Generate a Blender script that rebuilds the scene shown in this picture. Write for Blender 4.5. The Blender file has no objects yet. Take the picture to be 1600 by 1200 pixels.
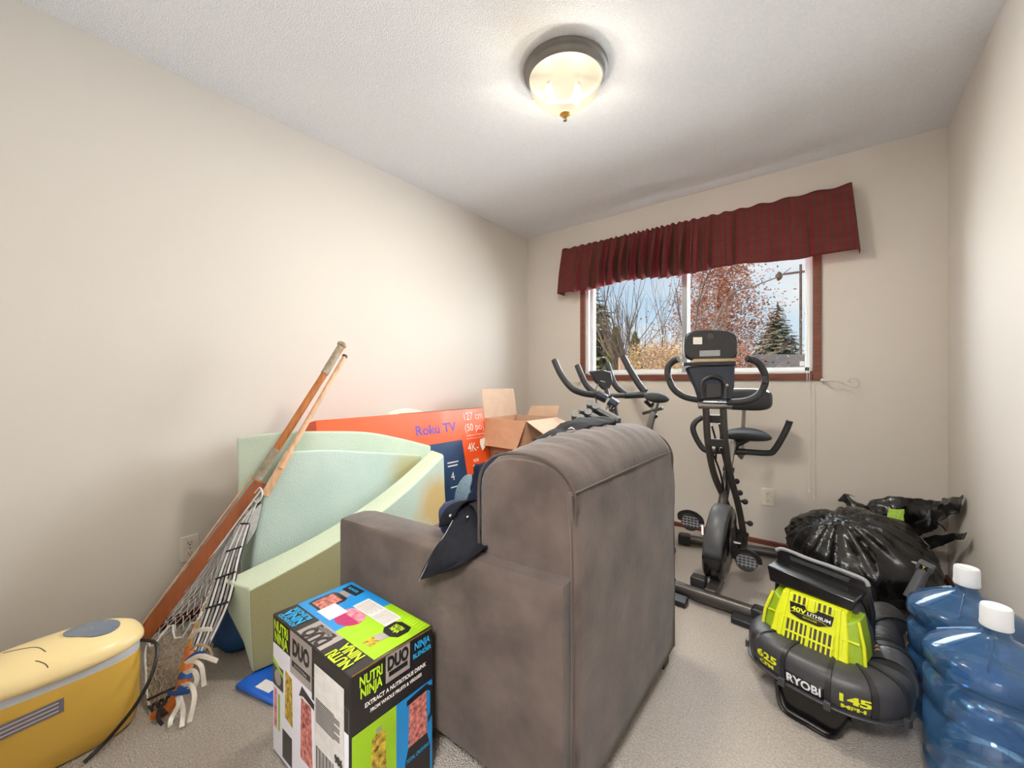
import bpy, bmesh, math, random
from mathutils import Vector, Matrix, noise, Euler
PI = math.pi
C = bpy.context.scene.collection
S = bpy.context.scene
V = Vector
random.seed(7)

# ------------------------------------------------------------------ camera
CAM_H = 1.081
FPX = 637.6
YAW = math.radians(38.1)
cam_d = bpy.data.cameras.new('camera')
cam = bpy.data.objects.new('camera', cam_d)
C.objects.link(cam)
cam.location = (0, 0, CAM_H)
cam.rotation_euler = (PI / 2, 0, YAW)
cam_d.sensor_width = 36
cam_d.lens = 36 * FPX / 1600
cam_d.shift_y = -5 / 1600
cam_d.clip_start = 0.03
cam_d.clip_end = 200
S.camera = cam
S.view_settings.view_transform = 'Standard'
S.view_settings.look = 'None'
S.view_settings.exposure = -0.06
S.view_settings.gamma = 1.0
S.view_settings.use_curve_mapping = False
S.cycles.use_denoising = True
S.cycles.max_bounces = 10
S.cycles.diffuse_bounces = 5
S.cycles.transparent_max_bounces = 24
S.cycles.sample_clamp_indirect = 8
S.cycles.use_light_tree = False
S.cycles.sample_clamp_direct = 6
S.cycles.caustics_reflective = False
S.cycles.caustics_refractive = False

# ------------------------------------------------------------------ sky, sun, large lights
w = bpy.data.worlds.new('sky')
S.world = w
w.use_nodes = True
nt = w.node_tree
nt.nodes.clear()
N = nt.nodes.new
out = N('ShaderNodeOutputWorld')
bg = N('ShaderNodeBackground')
tc = N('ShaderNodeTexCoord')
sep = N('ShaderNodeSeparateXYZ')
ramp = N('ShaderNodeValToRGB')
ramp.color_ramp.elements[0].position = 0.0
ramp.color_ramp.elements[0].color = (0.84, 0.92, 0.98, 1)
ramp.color_ramp.elements[1].position = 0.6
ramp.color_ramp.elements[1].color = (0.25, 0.47, 0.86, 1)
e = ramp.color_ramp.elements.new(0.14)
e.color = (0.62, 0.80, 0.97, 1)
nz = N('ShaderNodeTexNoise')
nz.inputs['Scale'].default_value = 3.2
nz.inputs['Detail'].default_value = 7
mp = N('ShaderNodeMapping')
mp.inputs['Scale'].default_value = (1, 1, 2.6)
cr = N('ShaderNodeValToRGB')
cr.color_ramp.elements[0].position = 0.42
cr.color_ramp.elements[1].position = 0.66
mix = N('ShaderNodeMix')
mix.data_type = 'RGBA'
mix.inputs['B'].default_value = (0.98, 0.98, 1.0, 1)
L = nt.links.new
L(tc.outputs['Generated'], sep.inputs[0])
L(sep.outputs['Z'], ramp.inputs[0])
L(tc.outputs['Generated'], mp.inputs[0])
L(mp.outputs[0], nz.inputs['Vector'])
L(nz.outputs['Fac'], cr.inputs[0])
L(cr.outputs[0], mix.inputs['Factor'])
L(ramp.outputs[0], mix.inputs['A'])
L(mix.outputs['Result'], bg.inputs['Color'])
bg.inputs['Strength'].default_value = 1.0
L(bg.outputs[0], out.inputs[0])

def light(name, kind, energy, col, loc, rot=(0, 0, 0), **kw):
    d = bpy.data.lights.new(name, kind)
    d.energy = energy
    d.color = col
    for k, x in kw.items():
        setattr(d, k, x)
    o = bpy.data.objects.new(name, d)
    C.objects.link(o)
    o.location = loc
    o.rotation_euler = rot
    return o

def aim(direction):
    return V(direction).to_track_quat('-Z', 'Y').to_euler()

light('sun', 'SUN', 4.4, (1.0, 0.90, 0.76), (0, 0, 20), aim((0.50, 0.50, -0.70)), angle=math.radians(0.6))
# daylight coming in at the window opening
light('window_daylight', 'AREA', 250, (0.92, 0.96, 1.0), (-0.84, 3.85, 1.60), aim((-0.10, -1, 0.0)),
      shape='RECTANGLE', size=2.0, size_y=1.25)
# added fill light, unseen, shining in through the doorway behind the camera
light('hall_fill', 'AREA', 110, (1.0, 0.985, 0.96), (0.10, -0.80, 2.36), (0, 0, 0), shape='DISK', size=0.6)

# ------------------------------------------------------------------ materials
def nodes_of(m):
    m.use_nodes = True
    t = m.node_tree
    return t, t.nodes, t.links.new

def mat(name, col, rough=0.5, metal=0.0, var=None, bump=None, sheen=0.0, spec=0.5, coat=0.0, emit=None, stretch=None, alpha=None):
    """Principled surface; var = (scale, amount) mottling, bump = (scale, strength)."""
    m = bpy.data.materials.new(name)
    t, n, lk = nodes_of(m)
    b = n['Principled BSDF']
    b.inputs['Base Color'].default_value = (*col, 1)
    b.inputs['Roughness'].default_value = rough
    b.inputs['Metallic'].default_value = metal
    b.inputs['Specular IOR Level'].default_value = spec
    b.inputs['Sheen Weight'].default_value = sheen
    b.inputs['Coat Weight'].default_value = coat
    b.inputs['Coat Roughness'].default_value = 0.1
    co = n.new('ShaderNodeTexCoord')
    src = co.outputs['Object']
    if stretch:
        mm = n.new('ShaderNodeMapping')
        mm.inputs['Scale'].default_value = stretch
        lk(src, mm.inputs[0])
        src = mm.outputs[0]
    if var:
        z = n.new('ShaderNodeTexNoise')
        z.inputs['Scale'].default_value = var[0]
        z.inputs['Detail'].default_value = 5
        lk(src, z.inputs['Vector'])
        r = n.new('ShaderNodeValToRGB')
        a = var[1]
        r.color_ramp.elements[0].position = 0.3
        r.color_ramp.elements[1].position = 0.7
        r.color_ramp.elements[0].color = (*[max(0, c * (1 - a)) for c in col], 1)
        c2 = var[2] if len(var) > 2 else [min(1, c * (1 + a)) for c in col]
        r.color_ramp.elements[1].color = (*c2, 1)
        lk(z.outputs['Fac'], r.inputs[0])
        lk(r.outputs[0], b.inputs['Base Color'])
    if bump:
        z = n.new('ShaderNodeTexNoise')
        z.inputs['Scale'].default_value = bump[0]
        z.inputs['Detail'].default_value = 4
        lk(src, z.inputs['Vector'])
        bp = n.new('ShaderNodeBump')
        bp.inputs['Strength'].default_value = bump[1]
        bp.inputs['Distance'].default_value = bump[2] if len(bump) > 2 else 0.01
        lk(z.outputs['Fac'], bp.inputs['Height'])
        lk(bp.outputs[0], b.inputs['Normal'])
    if emit:
        b.inputs['Emission Color'].default_value = (*emit[0], 1)
        b.inputs['Emission Strength'].default_value = emit[1]
    return m

def srgb(r, g, b):
    f = lambda c: (c / 255 / 12.92) if c / 255 <= 0.04045 else ((c / 255 + 0.055) / 1.055) ** 2.4
    return (f(r), f(g), f(b))

MT = {}
MT['wall'] = mat('wall_paint', srgb(213, 207, 200), 0.75, var=(1.2, 0.02), bump=(180, 0.06, 0.004))
MT['ceiling'] = mat('ceiling_stipple', srgb(229, 232, 237), 0.9, bump=(170, 0.45, 0.012), var=(110, 0.04))
MT['carpet'] = mat('carpet_pile', srgb(205, 193, 181), 0.95, var=(150, 0.22), bump=(210, 0.9, 0.03), sheen=0.3)
MT['wood_trim'] = mat('stained_trim', srgb(108, 56, 36), 0.4, var=(9, 0.3), stretch=(1, 1, 8))
MT['white_vinyl'] = mat('white_vinyl', srgb(226, 228, 230), 0.35, var=(4, 0.02))
MT['grey_alu'] = mat('grey_aluminium', srgb(150, 154, 158), 0.35, metal=0.4, var=(6, 0.05))
MT['plate'] = mat('outlet_plastic', srgb(232, 225, 212), 0.35, var=(8, 0.02))
MT['slot'] = mat('dark_slot', srgb(60, 54, 48), 0.6, var=(8, 0.1))
MT['saddle'] = mat('saddle_vinyl', srgb(50, 52, 56), 0.8, var=(30, 0.1))
MT['steel'] = mat('brushed_steel', srgb(150, 148, 144), 0.35, metal=0.9, var=(20, 0.1))
MT['chrome'] = mat('chrome', srgb(215, 215, 215), 0.15, metal=1.0, var=(20, 0.05))
MT['pewter'] = mat('pewter', srgb(122, 118, 114), 0.5, metal=0.35, var=(14, 0.1))
MT['brass'] = mat('brass', srgb(196, 150, 74), 0.35, metal=0.7, var=(14, 0.1))
MT['suede'] = mat('grey_suede', srgb(80, 69, 64), 0.95, var=(8, 0.36), bump=(60, 0.12, 0.01), sheen=0.14)
MT['suede_seam'] = mat('suede_piping', srgb(70, 60, 56), 0.9, var=(12, 0.12), sheen=0.1)
MT['leg_wood'] = mat('dark_leg', srgb(44, 36, 32), 0.5, var=(12, 0.2))
MT['black_plastic'] = mat('black_plastic', srgb(34, 34, 37), 0.42, var=(40, 0.15), bump=(300, 0.05, 0.002))
MT['gloss_black'] = mat('gloss_black', srgb(20, 20, 22), 0.22, var=(10, 0.1), coat=0.4)
MT['foam_grip'] = mat('foam_grip', srgb(40, 42, 46), 0.6, var=(60, 0.2), bump=(200, 0.1, 0.003))
MT['frame_metal'] = mat('frame_paint', srgb(74, 70, 68), 0.35, metal=0.45, var=(12, 0.1))
MT['grey_plastic'] = mat('grey_plastic', srgb(72, 74, 78), 0.45, var=(30, 0.1), bump=(250, 0.06, 0.002))
MT['light_grey'] = mat('light_grey_plastic', srgb(140, 142, 146), 0.4, var=(30, 0.08))
MT['navy_plastic'] = mat('navy_plastic', srgb(30, 38, 54), 0.35, var=(20, 0.12))
MT['sticker'] = mat('sticker_paper', srgb(205, 203, 200), 0.6, var=(50, 0.08))
MT['tan'] = mat('tan_ledge', srgb(168, 148, 120), 0.5, var=(30, 0.1))
MT['foam_green'] = mat('mattress_foam', srgb(196, 216, 196), 0.9, var=(3.0, 0.10, srgb(206, 221, 206)), bump=(170, 0.3, 0.006))
MT['foam_olive'] = mat('aged_shaded_foam', srgb(188, 208, 196), 0.9, var=(3.0, 0.08, srgb(200, 216, 206)), bump=(170, 0.3, 0.006))  # slab's long side; ageing and painted shade are blended in below
MT['foam_pale'] = mat('pale_foam_edge', srgb(200, 212, 188), 0.9, var=(3.0, 0.06), bump=(170, 0.3, 0.006))
MT['foam_blue'] = mat('pale_foam', srgb(192, 214, 208), 0.9, var=(2.4, 0.10, srgb(205, 222, 216)), bump=(170, 0.35, 0.006))
MT['cardboard'] = mat('cardboard', srgb(188, 146, 116), 0.8, var=(18, 0.07), bump=(60, 0.05, 0.003))
MT['cardboard_in'] = mat('cardboard_inside', srgb(206, 176, 152), 0.8, var=(18, 0.06))
MT['orange'] = mat('orange_print', srgb(243, 88, 34), 0.4, var=(6, 0.05), coat=0.2)
MT['tv_navy'] = mat('navy_print', srgb(22, 58, 98), 0.35, var=(6, 0.15), coat=0.2)
MT['purple'] = mat('purple_ink', srgb(88, 62, 168), 0.5, var=(20, 0.03))
MT['white_ink'] = mat('white_ink', srgb(246, 243, 240), 0.5, var=(20, 0.02))
MT['pink_ink'] = mat('pale_ink', srgb(255, 196, 176), 0.5, var=(20, 0.02))
MT['n_black'] = mat('black_print', srgb(26, 24, 26), 0.3, var=(30, 0.15), coat=0.2)
MT['n_lime'] = mat('lime_print', srgb(150, 196, 24), 0.35, var=(8, 0.06), coat=0.2)
MT['n_lime_ink'] = mat('lime_ink', srgb(186, 226, 40), 0.5, var=(20, 0.02))
MT['n_blue'] = mat('blue_print', srgb(18, 134, 206), 0.35, var=(8, 0.06), coat=0.2)
MT['n_blue_ink'] = mat('blue_ink', srgb(40, 166, 226), 0.5, var=(20, 0.02))
MT['n_grey'] = mat('silver_print', srgb(168, 160, 158), 0.35, var=(7, 0.18), metal=0.2)
MT['n_white'] = mat('white_print', srgb(232, 233, 246), 0.35, var=(8, 0.02), coat=0.2)
MT['n_fruit'] = mat('fruit_print', srgb(172, 40, 42), 0.4, var=(90, 0.7, srgb(235, 150, 140)))
MT['n_mixed'] = mat('smoothie_print', srgb(150, 80, 30), 0.4, var=(80, 0.8, srgb(230, 200, 70)))
MT['n_pink'] = mat('pink_print', srgb(206, 82, 120), 0.4, var=(60, 0.3, srgb(240, 160, 170)))
MT['n_dkpink'] = mat('deep_pink_print', srgb(170, 40, 96), 0.4, var=(60, 0.2))
MT['gold'] = mat('gold_edge', srgb(150, 120, 60), 0.3, metal=0.6, var=(40, 0.3))
MT['denim'] = mat('black_denim', srgb(22, 23, 30), 0.9, var=(40, 0.25), bump=(400, 0.2, 0.002), spec=0.2)
MT['navy_cloth'] = mat('navy_cloth', srgb(20, 28, 50), 0.9, var=(30, 0.25), bump=(300, 0.2, 0.002), spec=0.2)
MT['lining'] = mat('blue_lining', srgb(26, 40, 76), 0.6, var=(20, 0.2), bump=(120, 0.2, 0.003))
MT['black_cloth'] = mat('black_cloth', srgb(32, 32, 35), 0.9, var=(30, 0.2), bump=(300, 0.25, 0.002), spec=0.2)
MT['roller'] = mat('speckled_roller', srgb(88, 108, 122), 0.8, var=(160, 0.3), bump=(160, 0.4, 0.004))
MT['wood'] = mat('varnished_wood', srgb(178, 110, 56), 0.45, var=(6, 0.25), stretch=(8, 8, 1))
MT['wood_red'] = mat('hickory_board', srgb(150, 82, 44), 0.45, var=(6, 0.25), stretch=(6, 6, 1))
MT['wood_pale'] = mat('pale_ash', srgb(206, 166, 132), 0.5, var=(7, 0.22), stretch=(8, 8, 1))
MT['tape'] = mat('cloth_tape', srgb(158, 146, 128), 0.85, var=(60, 0.3), bump=(200, 0.5, 0.003))
MT['cord_white'] = mat('white_cord', srgb(222, 222, 226), 0.8, var=(50, 0.12))
MT['cord_tan'] = mat('tan_cord', srgb(176, 150, 116), 0.8, var=(50, 0.2))
MT['cord_yellow'] = mat('yellow_cord', srgb(196, 150, 72), 0.8, var=(50, 0.2))
MT['cord_grey'] = mat('grey_thong', srgb(150, 150, 152), 0.8, var=(50, 0.3))
MT['leather'] = mat('black_leather', srgb(40, 36, 40), 0.7, var=(40, 0.3))
MT['lace'] = mat('white_lace', srgb(236, 230, 222), 0.75, var=(40, 0.08))
MT['blue_tape'] = mat('blue_tape', srgb(30, 84, 158), 0.5, var=(30, 0.15))
MT['orange_wood'] = mat('orange_wood', srgb(190, 100, 32), 0.5, var=(20, 0.25))
MT['cream'] = mat('cream_yellow_plastic', srgb(243, 219, 160), 0.3, var=(3, 0.02), coat=0.3)
MT['mustard'] = mat('mustard_plastic', srgb(222, 180, 78), 0.32, var=(3, 0.03), coat=0.3)
MT['grey_rim'] = mat('grey_rim', srgb(196, 200, 208), 0.4, var=(6, 0.03))
MT['tint'] = mat('tinted_window', srgb(108, 122, 142), 0.12, var=(9, 0.2), coat=0.6)
MT['label_grey'] = mat('grey_label', srgb(118, 112, 128), 0.5, var=(40, 0.08))
MT['cord_black'] = mat('black_rubber', srgb(26, 26, 28), 0.4, var=(30, 0.1))
MT['blue_pack'] = mat('blue_wrap', srgb(24, 92, 196), 0.35, var=(7, 0.25), coat=0.2)
MT['dark_blue'] = mat('dark_blue_wrap', srgb(22, 72, 122), 0.4, var=(7, 0.25))
MT['lime'] = mat('lime_plastic', srgb(206, 214, 28), 0.4, var=(12, 0.05), bump=(250, 0.06, 0.002))
MT['olive_lime'] = mat('olive_lime_plastic', srgb(140, 168, 34), 0.4, var=(12, 0.08), bump=(250, 0.06, 0.002))
MT['charcoal'] = mat('charcoal_plastic', srgb(58, 58, 62), 0.42, var=(30, 0.1), bump=(350, 0.12, 0.002))
MT['yellow_ink'] = mat('yellow_ink', srgb(214, 220, 30), 0.5, var=(20, 0.02))
MT['silver_ink'] = mat('silver_ink', srgb(224, 226, 232), 0.4, var=(20, 0.02))
MT['red_ink'] = mat('red_ink', srgb(214, 44, 30), 0.5, var=(20, 0.02))
MT['amber_ink'] = mat('amber_ink', srgb(236, 186, 40), 0.5, var=(20, 0.02))
MT['tan_ink'] = mat('tan_ink', srgb(196, 172, 120), 0.5, var=(20, 0.05))
MT['bin_bag'] = mat('bin_bag_film', srgb(17, 17, 18), 0.27, var=(14, 0.2), bump=(11, 0.45, 0.02), spec=0.6)
MT['bag_label'] = mat('green_bag_label', srgb(158, 196, 74), 0.5, var=(90, 0.2), bump=(50, 0.5, 0.01))
MT['cap'] = mat('white_cap', srgb(226, 229, 234), 0.4, var=(10, 0.02))
MT['paper'] = mat('paper', srgb(232, 230, 226), 0.8, var=(10, 0.03))
MT['plastic_wrap'] = mat('frosted_wrap', srgb(222, 216, 206), 0.35, var=(12, 0.05), bump=(40, 0.3, 0.01))
MT['white_metal'] = mat('white_wire', srgb(200, 196, 188), 0.4, metal=0.3, var=(20, 0.1))
MT['nest'] = mat('dry_twigs', srgb(92, 70, 54), 0.9, var=(10, 0.3))
MT['bark'] = mat('bark', srgb(112, 92, 82), 0.9, var=(6, 0.3))
MT['bark_pale'] = mat('pale_bark', srgb(176, 146, 126), 0.9, var=(6, 0.3))
MT['needles'] = mat('spruce_needles', srgb(128, 138, 86), 0.8, var=(3.0, 0.45))
MT['needles_far'] = mat('far_spruce_needles', srgb(112, 120, 94), 0.8, var=(1.0, 0.4))
MT['cedar'] = mat('cedar_green', srgb(122, 130, 52), 0.8, var=(3.5, 0.4))
MT['leaf_orange'] = mat('autumn_leaves', srgb(198, 124, 100), 0.7, var=(4, 0.45, srgb(226, 168, 138)), spec=0.0)
MT['leaf_gold'] = mat('golden_leaves', srgb(226, 142, 44), 0.7, var=(4, 0.3), spec=0.0)
MT['leaf_dry'] = mat('dry_brush', srgb(204, 172, 130), 0.8, var=(5, 0.4), spec=0.0)
MT['leaf_pink'] = mat('pinkish_brush', srgb(196, 146, 124), 0.8, var=(5, 0.4), spec=0.0)
MT['leaf_yellow'] = mat('yellow_green_leaves', srgb(206, 192, 92), 0.7, var=(5, 0.3), spec=0.0)
MT['grass'] = mat('lawn', srgb(140, 128, 86), 0.9, var=(2, 0.3))
MT['roof'] = mat('weathered_shingles', srgb(126, 122, 120), 0.9, var=(3, 0.08), bump=(12, 0.5, 0.03), stretch=(1, 1, 5))
MT['stucco'] = mat('stucco', srgb(196, 186, 172), 0.9, var=(3, 0.1))

def special(name, fn):
    m = bpy.data.materials.new(name)
    t, n, lk = nodes_of(m)
    n.clear()
    o = n.new('ShaderNodeOutputMaterial')
    lk(fn(n, lk), o.inputs[0])
    MT[name] = m
    return m

def f_glass(n, lk):
    tr = n.new('ShaderNodeBsdfTransparent')
    tr.inputs[0].default_value = (0.97, 0.985, 0.98, 1)
    gl = n.new('ShaderNodeBsdfGlossy')
    gl.inputs['Roughness'].default_value = 0.0
    fr = n.new('ShaderNodeFresnel')
    fr.inputs[0].default_value = 1.35
    mx = n.new('ShaderNodeMixShader')
    ge = n.new('ShaderNodeNewGeometry')
    inv = n.new('ShaderNodeMath'); inv.operation = 'SUBTRACT'; inv.inputs[0].default_value = 1.0
    mu = n.new('ShaderNodeMath'); mu.operation = 'MULTIPLY'
    lk(ge.outputs['Backfacing'], inv.inputs[1]); lk(fr.outputs[0], mu.inputs[0]); lk(inv.outputs[0], mu.inputs[1])
    lk(mu.outputs[0], mx.inputs[0]); lk(tr.outputs[0], mx.inputs[1]); lk(gl.outputs[0], mx.inputs[2])
    return mx.outputs[0]
special('window_glass', f_glass)

def f_jug(n, lk):
    tr = n.new('ShaderNodeBsdfTransparent')
    tr.inputs[0].default_value = (0.55, 0.77, 0.96, 1)
    df = n.new('ShaderNodeBsdfPrincipled')
    df.inputs['Base Color'].default_value = (*srgb(96, 164, 236), 1)
    df.inputs['Roughness'].default_value = 0.12
    df.inputs['Coat Weight'].default_value = 0.5
    tl = n.new('ShaderNodeBsdfTranslucent')
    tl.inputs[0].default_value = (*srgb(100, 172, 242), 1)
    m1 = n.new('ShaderNodeMixShader'); m1.inputs[0].default_value = 0.45
    lk(df.outputs[0], m1.inputs[1]); lk(tl.outputs[0], m1.inputs[2])
    lw = n.new('ShaderNodeLayerWeight'); lw.inputs[0].default_value = 0.35
    mr = n.new('ShaderNodeMapRange')
    mr.inputs['To Min'].default_value = 0.22
    mr.inputs['To Max'].default_value = 0.75
    lk(lw.outputs['Facing'], mr.inputs['Value'])
    mx = n.new('ShaderNodeMixShader')
    lk(mr.outputs[0], mx.inputs[0]); lk(tr.outputs[0], mx.inputs[1]); lk(m1.outputs[0], mx.inputs[2])
    gl = n.new('ShaderNodeBsdfGlossy'); gl.inputs['Roughness'].default_value = 0.07
    fr = n.new('ShaderNodeFresnel'); fr.inputs[0].default_value = 1.6
    m3 = n.new('ShaderNodeMixShader')
    lk(fr.outputs[0], m3.inputs[0]); lk(mx.outputs[0], m3.inputs[1]); lk(gl.outputs[0], m3.inputs[2])
    return m3.outputs[0]
special('blue_jug_plastic', f_jug)

BULBS = [(-0.060, -0.035, -0.108), (0.035, 0.045, -0.108)]
def f_bowl(n, lk):
    tr = n.new('ShaderNodeBsdfTransparent')
    tr.inputs[0].default_value = (1, 0.93, 0.78, 1)
    em = n.new('ShaderNodeEmission')
    em.inputs[0].default_value = (1.0, 0.86, 0.62, 1)
    co = n.new('ShaderNodeTexCoord')
    tot = None
    for b in BULBS:
        d = n.new('ShaderNodeVectorMath'); d.operation = 'DISTANCE'
        d.inputs[1].default_value = (b[0] * 1.0, b[1] * 1.0, b[2] - 0.02)
        lk(co.outputs['Object'], d.inputs[0])
        r = n.new('ShaderNodeMapRange')
        r.interpolation_type = 'SMOOTHSTEP'
        r.inputs['From Min'].default_value = 0.03
        r.inputs['From Max'].default_value = 0.115
        r.inputs['To Min'].default_value = 0.55
        r.inputs['To Max'].default_value = 0.0
        lk(d.outputs['Value'], r.inputs['Value'])
        if tot is None:
            tot = r.outputs[0]
        else:
            a = n.new('ShaderNodeMath'); a.operation = 'ADD'
            lk(tot, a.inputs[0]); lk(r.outputs[0], a.inputs[1]); tot = a.outputs[0]
    a = n.new('ShaderNodeMath'); a.operation = 'ADD'; a.inputs[1].default_value = 0.86
    lk(tot, a.inputs[0])
    lk(a.outputs[0], em.inputs['Strength'])
    mx = n.new('ShaderNodeMixShader'); mx.inputs[0].default_value = 0.86
    lk(tr.outputs[0], mx.inputs[1]); lk(em.outputs[0], mx.inputs[2])
    return mx.outputs[0]
special('frosted_lamp_glass', f_bowl)

def f_valance(n, lk):
    uv = n.new('ShaderNodeUVMap')
    sp = n.new('ShaderNodeSeparateXYZ'); lk(uv.outputs[0], sp.inputs[0])
    wv = n.new('ShaderNodeMath'); wv.operation = 'FRACT'
    ml = n.new('ShaderNodeMath'); ml.operation = 'MULTIPLY'; ml.inputs[1].default_value = 26.0
    lk(sp.outputs['X'], ml.inputs[0]); lk(ml.outputs[0], wv.inputs[0])
    r = n.new('ShaderNodeValToRGB')
    r.color_ramp.interpolation = 'CONSTANT'
    r.color_ramp.elements[0].color = (*srgb(98, 63, 57), 1)
    r.color_ramp.elements[1].position = 0.62
    r.color_ramp.elements[1].color = (*srgb(120, 50, 58), 1)
    lk(wv.outputs[0], r.inputs[0])
    z = n.new('ShaderNodeTexNoise'); z.inputs['Scale'].default_value = 14
    mg = n.new('ShaderNodeMix'); mg.data_type = 'RGBA'; mg.blend_type = 'MULTIPLY'; mg.inputs['Factor'].default_value = 0.5
    zr = n.new('ShaderNodeMapRange'); zr.inputs['To Min'].default_value = 0.5; zr.inputs['To Max'].default_value = 1.3; lk(z.outputs['Fac'], zr.inputs['Value'])
    lk(r.outputs[0], mg.inputs['A']); lk(zr.outputs[0], mg.inputs['B'])
    df = n.new('ShaderNodeBsdfDiffuse'); lk(mg.outputs['Result'], df.inputs[0])
    tl = n.new('ShaderNodeBsdfTranslucent'); lk(r.outputs[0], tl.inputs[0])
    mx = n.new('ShaderNodeMixShader'); mx.inputs[0].default_value = 0.14
    lk(df.outputs[0], mx.inputs[1]); lk(tl.outputs[0], mx.inputs[2])
    return mx.outputs[0]
special('striped_valance_cloth', f_valance)

def stain_shade(key, centre, radius, col):
    """amber ageing and painted shade of the foam with a ragged outline of its own"""
    m = MT[key]
    n, lk = m.node_tree.nodes, m.node_tree.links.new
    b = n['Principled BSDF']
    old = b.inputs['Base Color'].links[0].from_socket
    co = n.new('ShaderNodeTexCoord')
    z = n.new('ShaderNodeTexNoise'); z.inputs['Scale'].default_value = 7
    ad = n.new('ShaderNodeVectorMath'); ad.operation = 'MULTIPLY_ADD'
    ad.inputs[1].default_value = (.12, .12, .12)
    lk(co.outputs['Object'], z.inputs['Vector']); lk(z.outputs['Color'], ad.inputs[0]); lk(co.outputs['Object'], ad.inputs[2])
    d = n.new('ShaderNodeVectorMath'); d.operation = 'DISTANCE'; d.inputs[1].default_value = [c + .06 for c in centre]
    lk(ad.outputs[0], d.inputs[0])
    r = n.new('ShaderNodeMapRange'); r.interpolation_type = 'SMOOTHSTEP'
    r.inputs['From Min'].default_value = radius * .35; r.inputs['From Max'].default_value = radius
    r.inputs['To Min'].default_value = .85; r.inputs['To Max'].default_value = 0
    lk(d.outputs['Value'], r.inputs['Value'])
    mx = n.new('ShaderNodeMix'); mx.data_type = 'RGBA'; mx.inputs['B'].default_value = (*col, 1)
    lk(r.outputs[0], mx.inputs['Factor']); lk(old, mx.inputs['A']); lk(mx.outputs['Result'], b.inputs['Base Color'])
stain_shade('foam_olive', (.02, .40, .40), .22, srgb(196, 160, 86))
stain_shade('foam_olive', (.06, -.42, .08), .75, srgb(150, 139, 84))  # olive of age plus shade painted into the slab's long side
stain_shade('foam_blue', (.03, .36, .56), .20, srgb(178, 172, 120))

# ------------------------------------------------------------------ mesh helpers
WM = {}          # world matrix of every object that can be a parent

def catmull(pts, n=8, closed=False):
    pts = [V(p) for p in pts]
    if len(pts) < 3:
        return pts
    o = []
    k = len(pts)
    rng = range(k) if closed else range(k - 1)
    for i in rng:
        g = (lambda j: pts[j % k]) if closed else (lambda j: pts[max(0, min(k - 1, j))])
        p0, p1, p2, p3 = g(i - 1), g(i), g(i + 1), g(i + 2)
        for s in range(n):
            t = s / n
            o.append(0.5 * ((2 * p1) + (p2 - p0) * t + (2 * p0 - 5 * p1 + 4 * p2 - p3) * t * t + (3 * p1 - p0 - 3 * p2 + p3) * t ** 3))
    if not closed:
        o.append(pts[-1])
    return o

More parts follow.
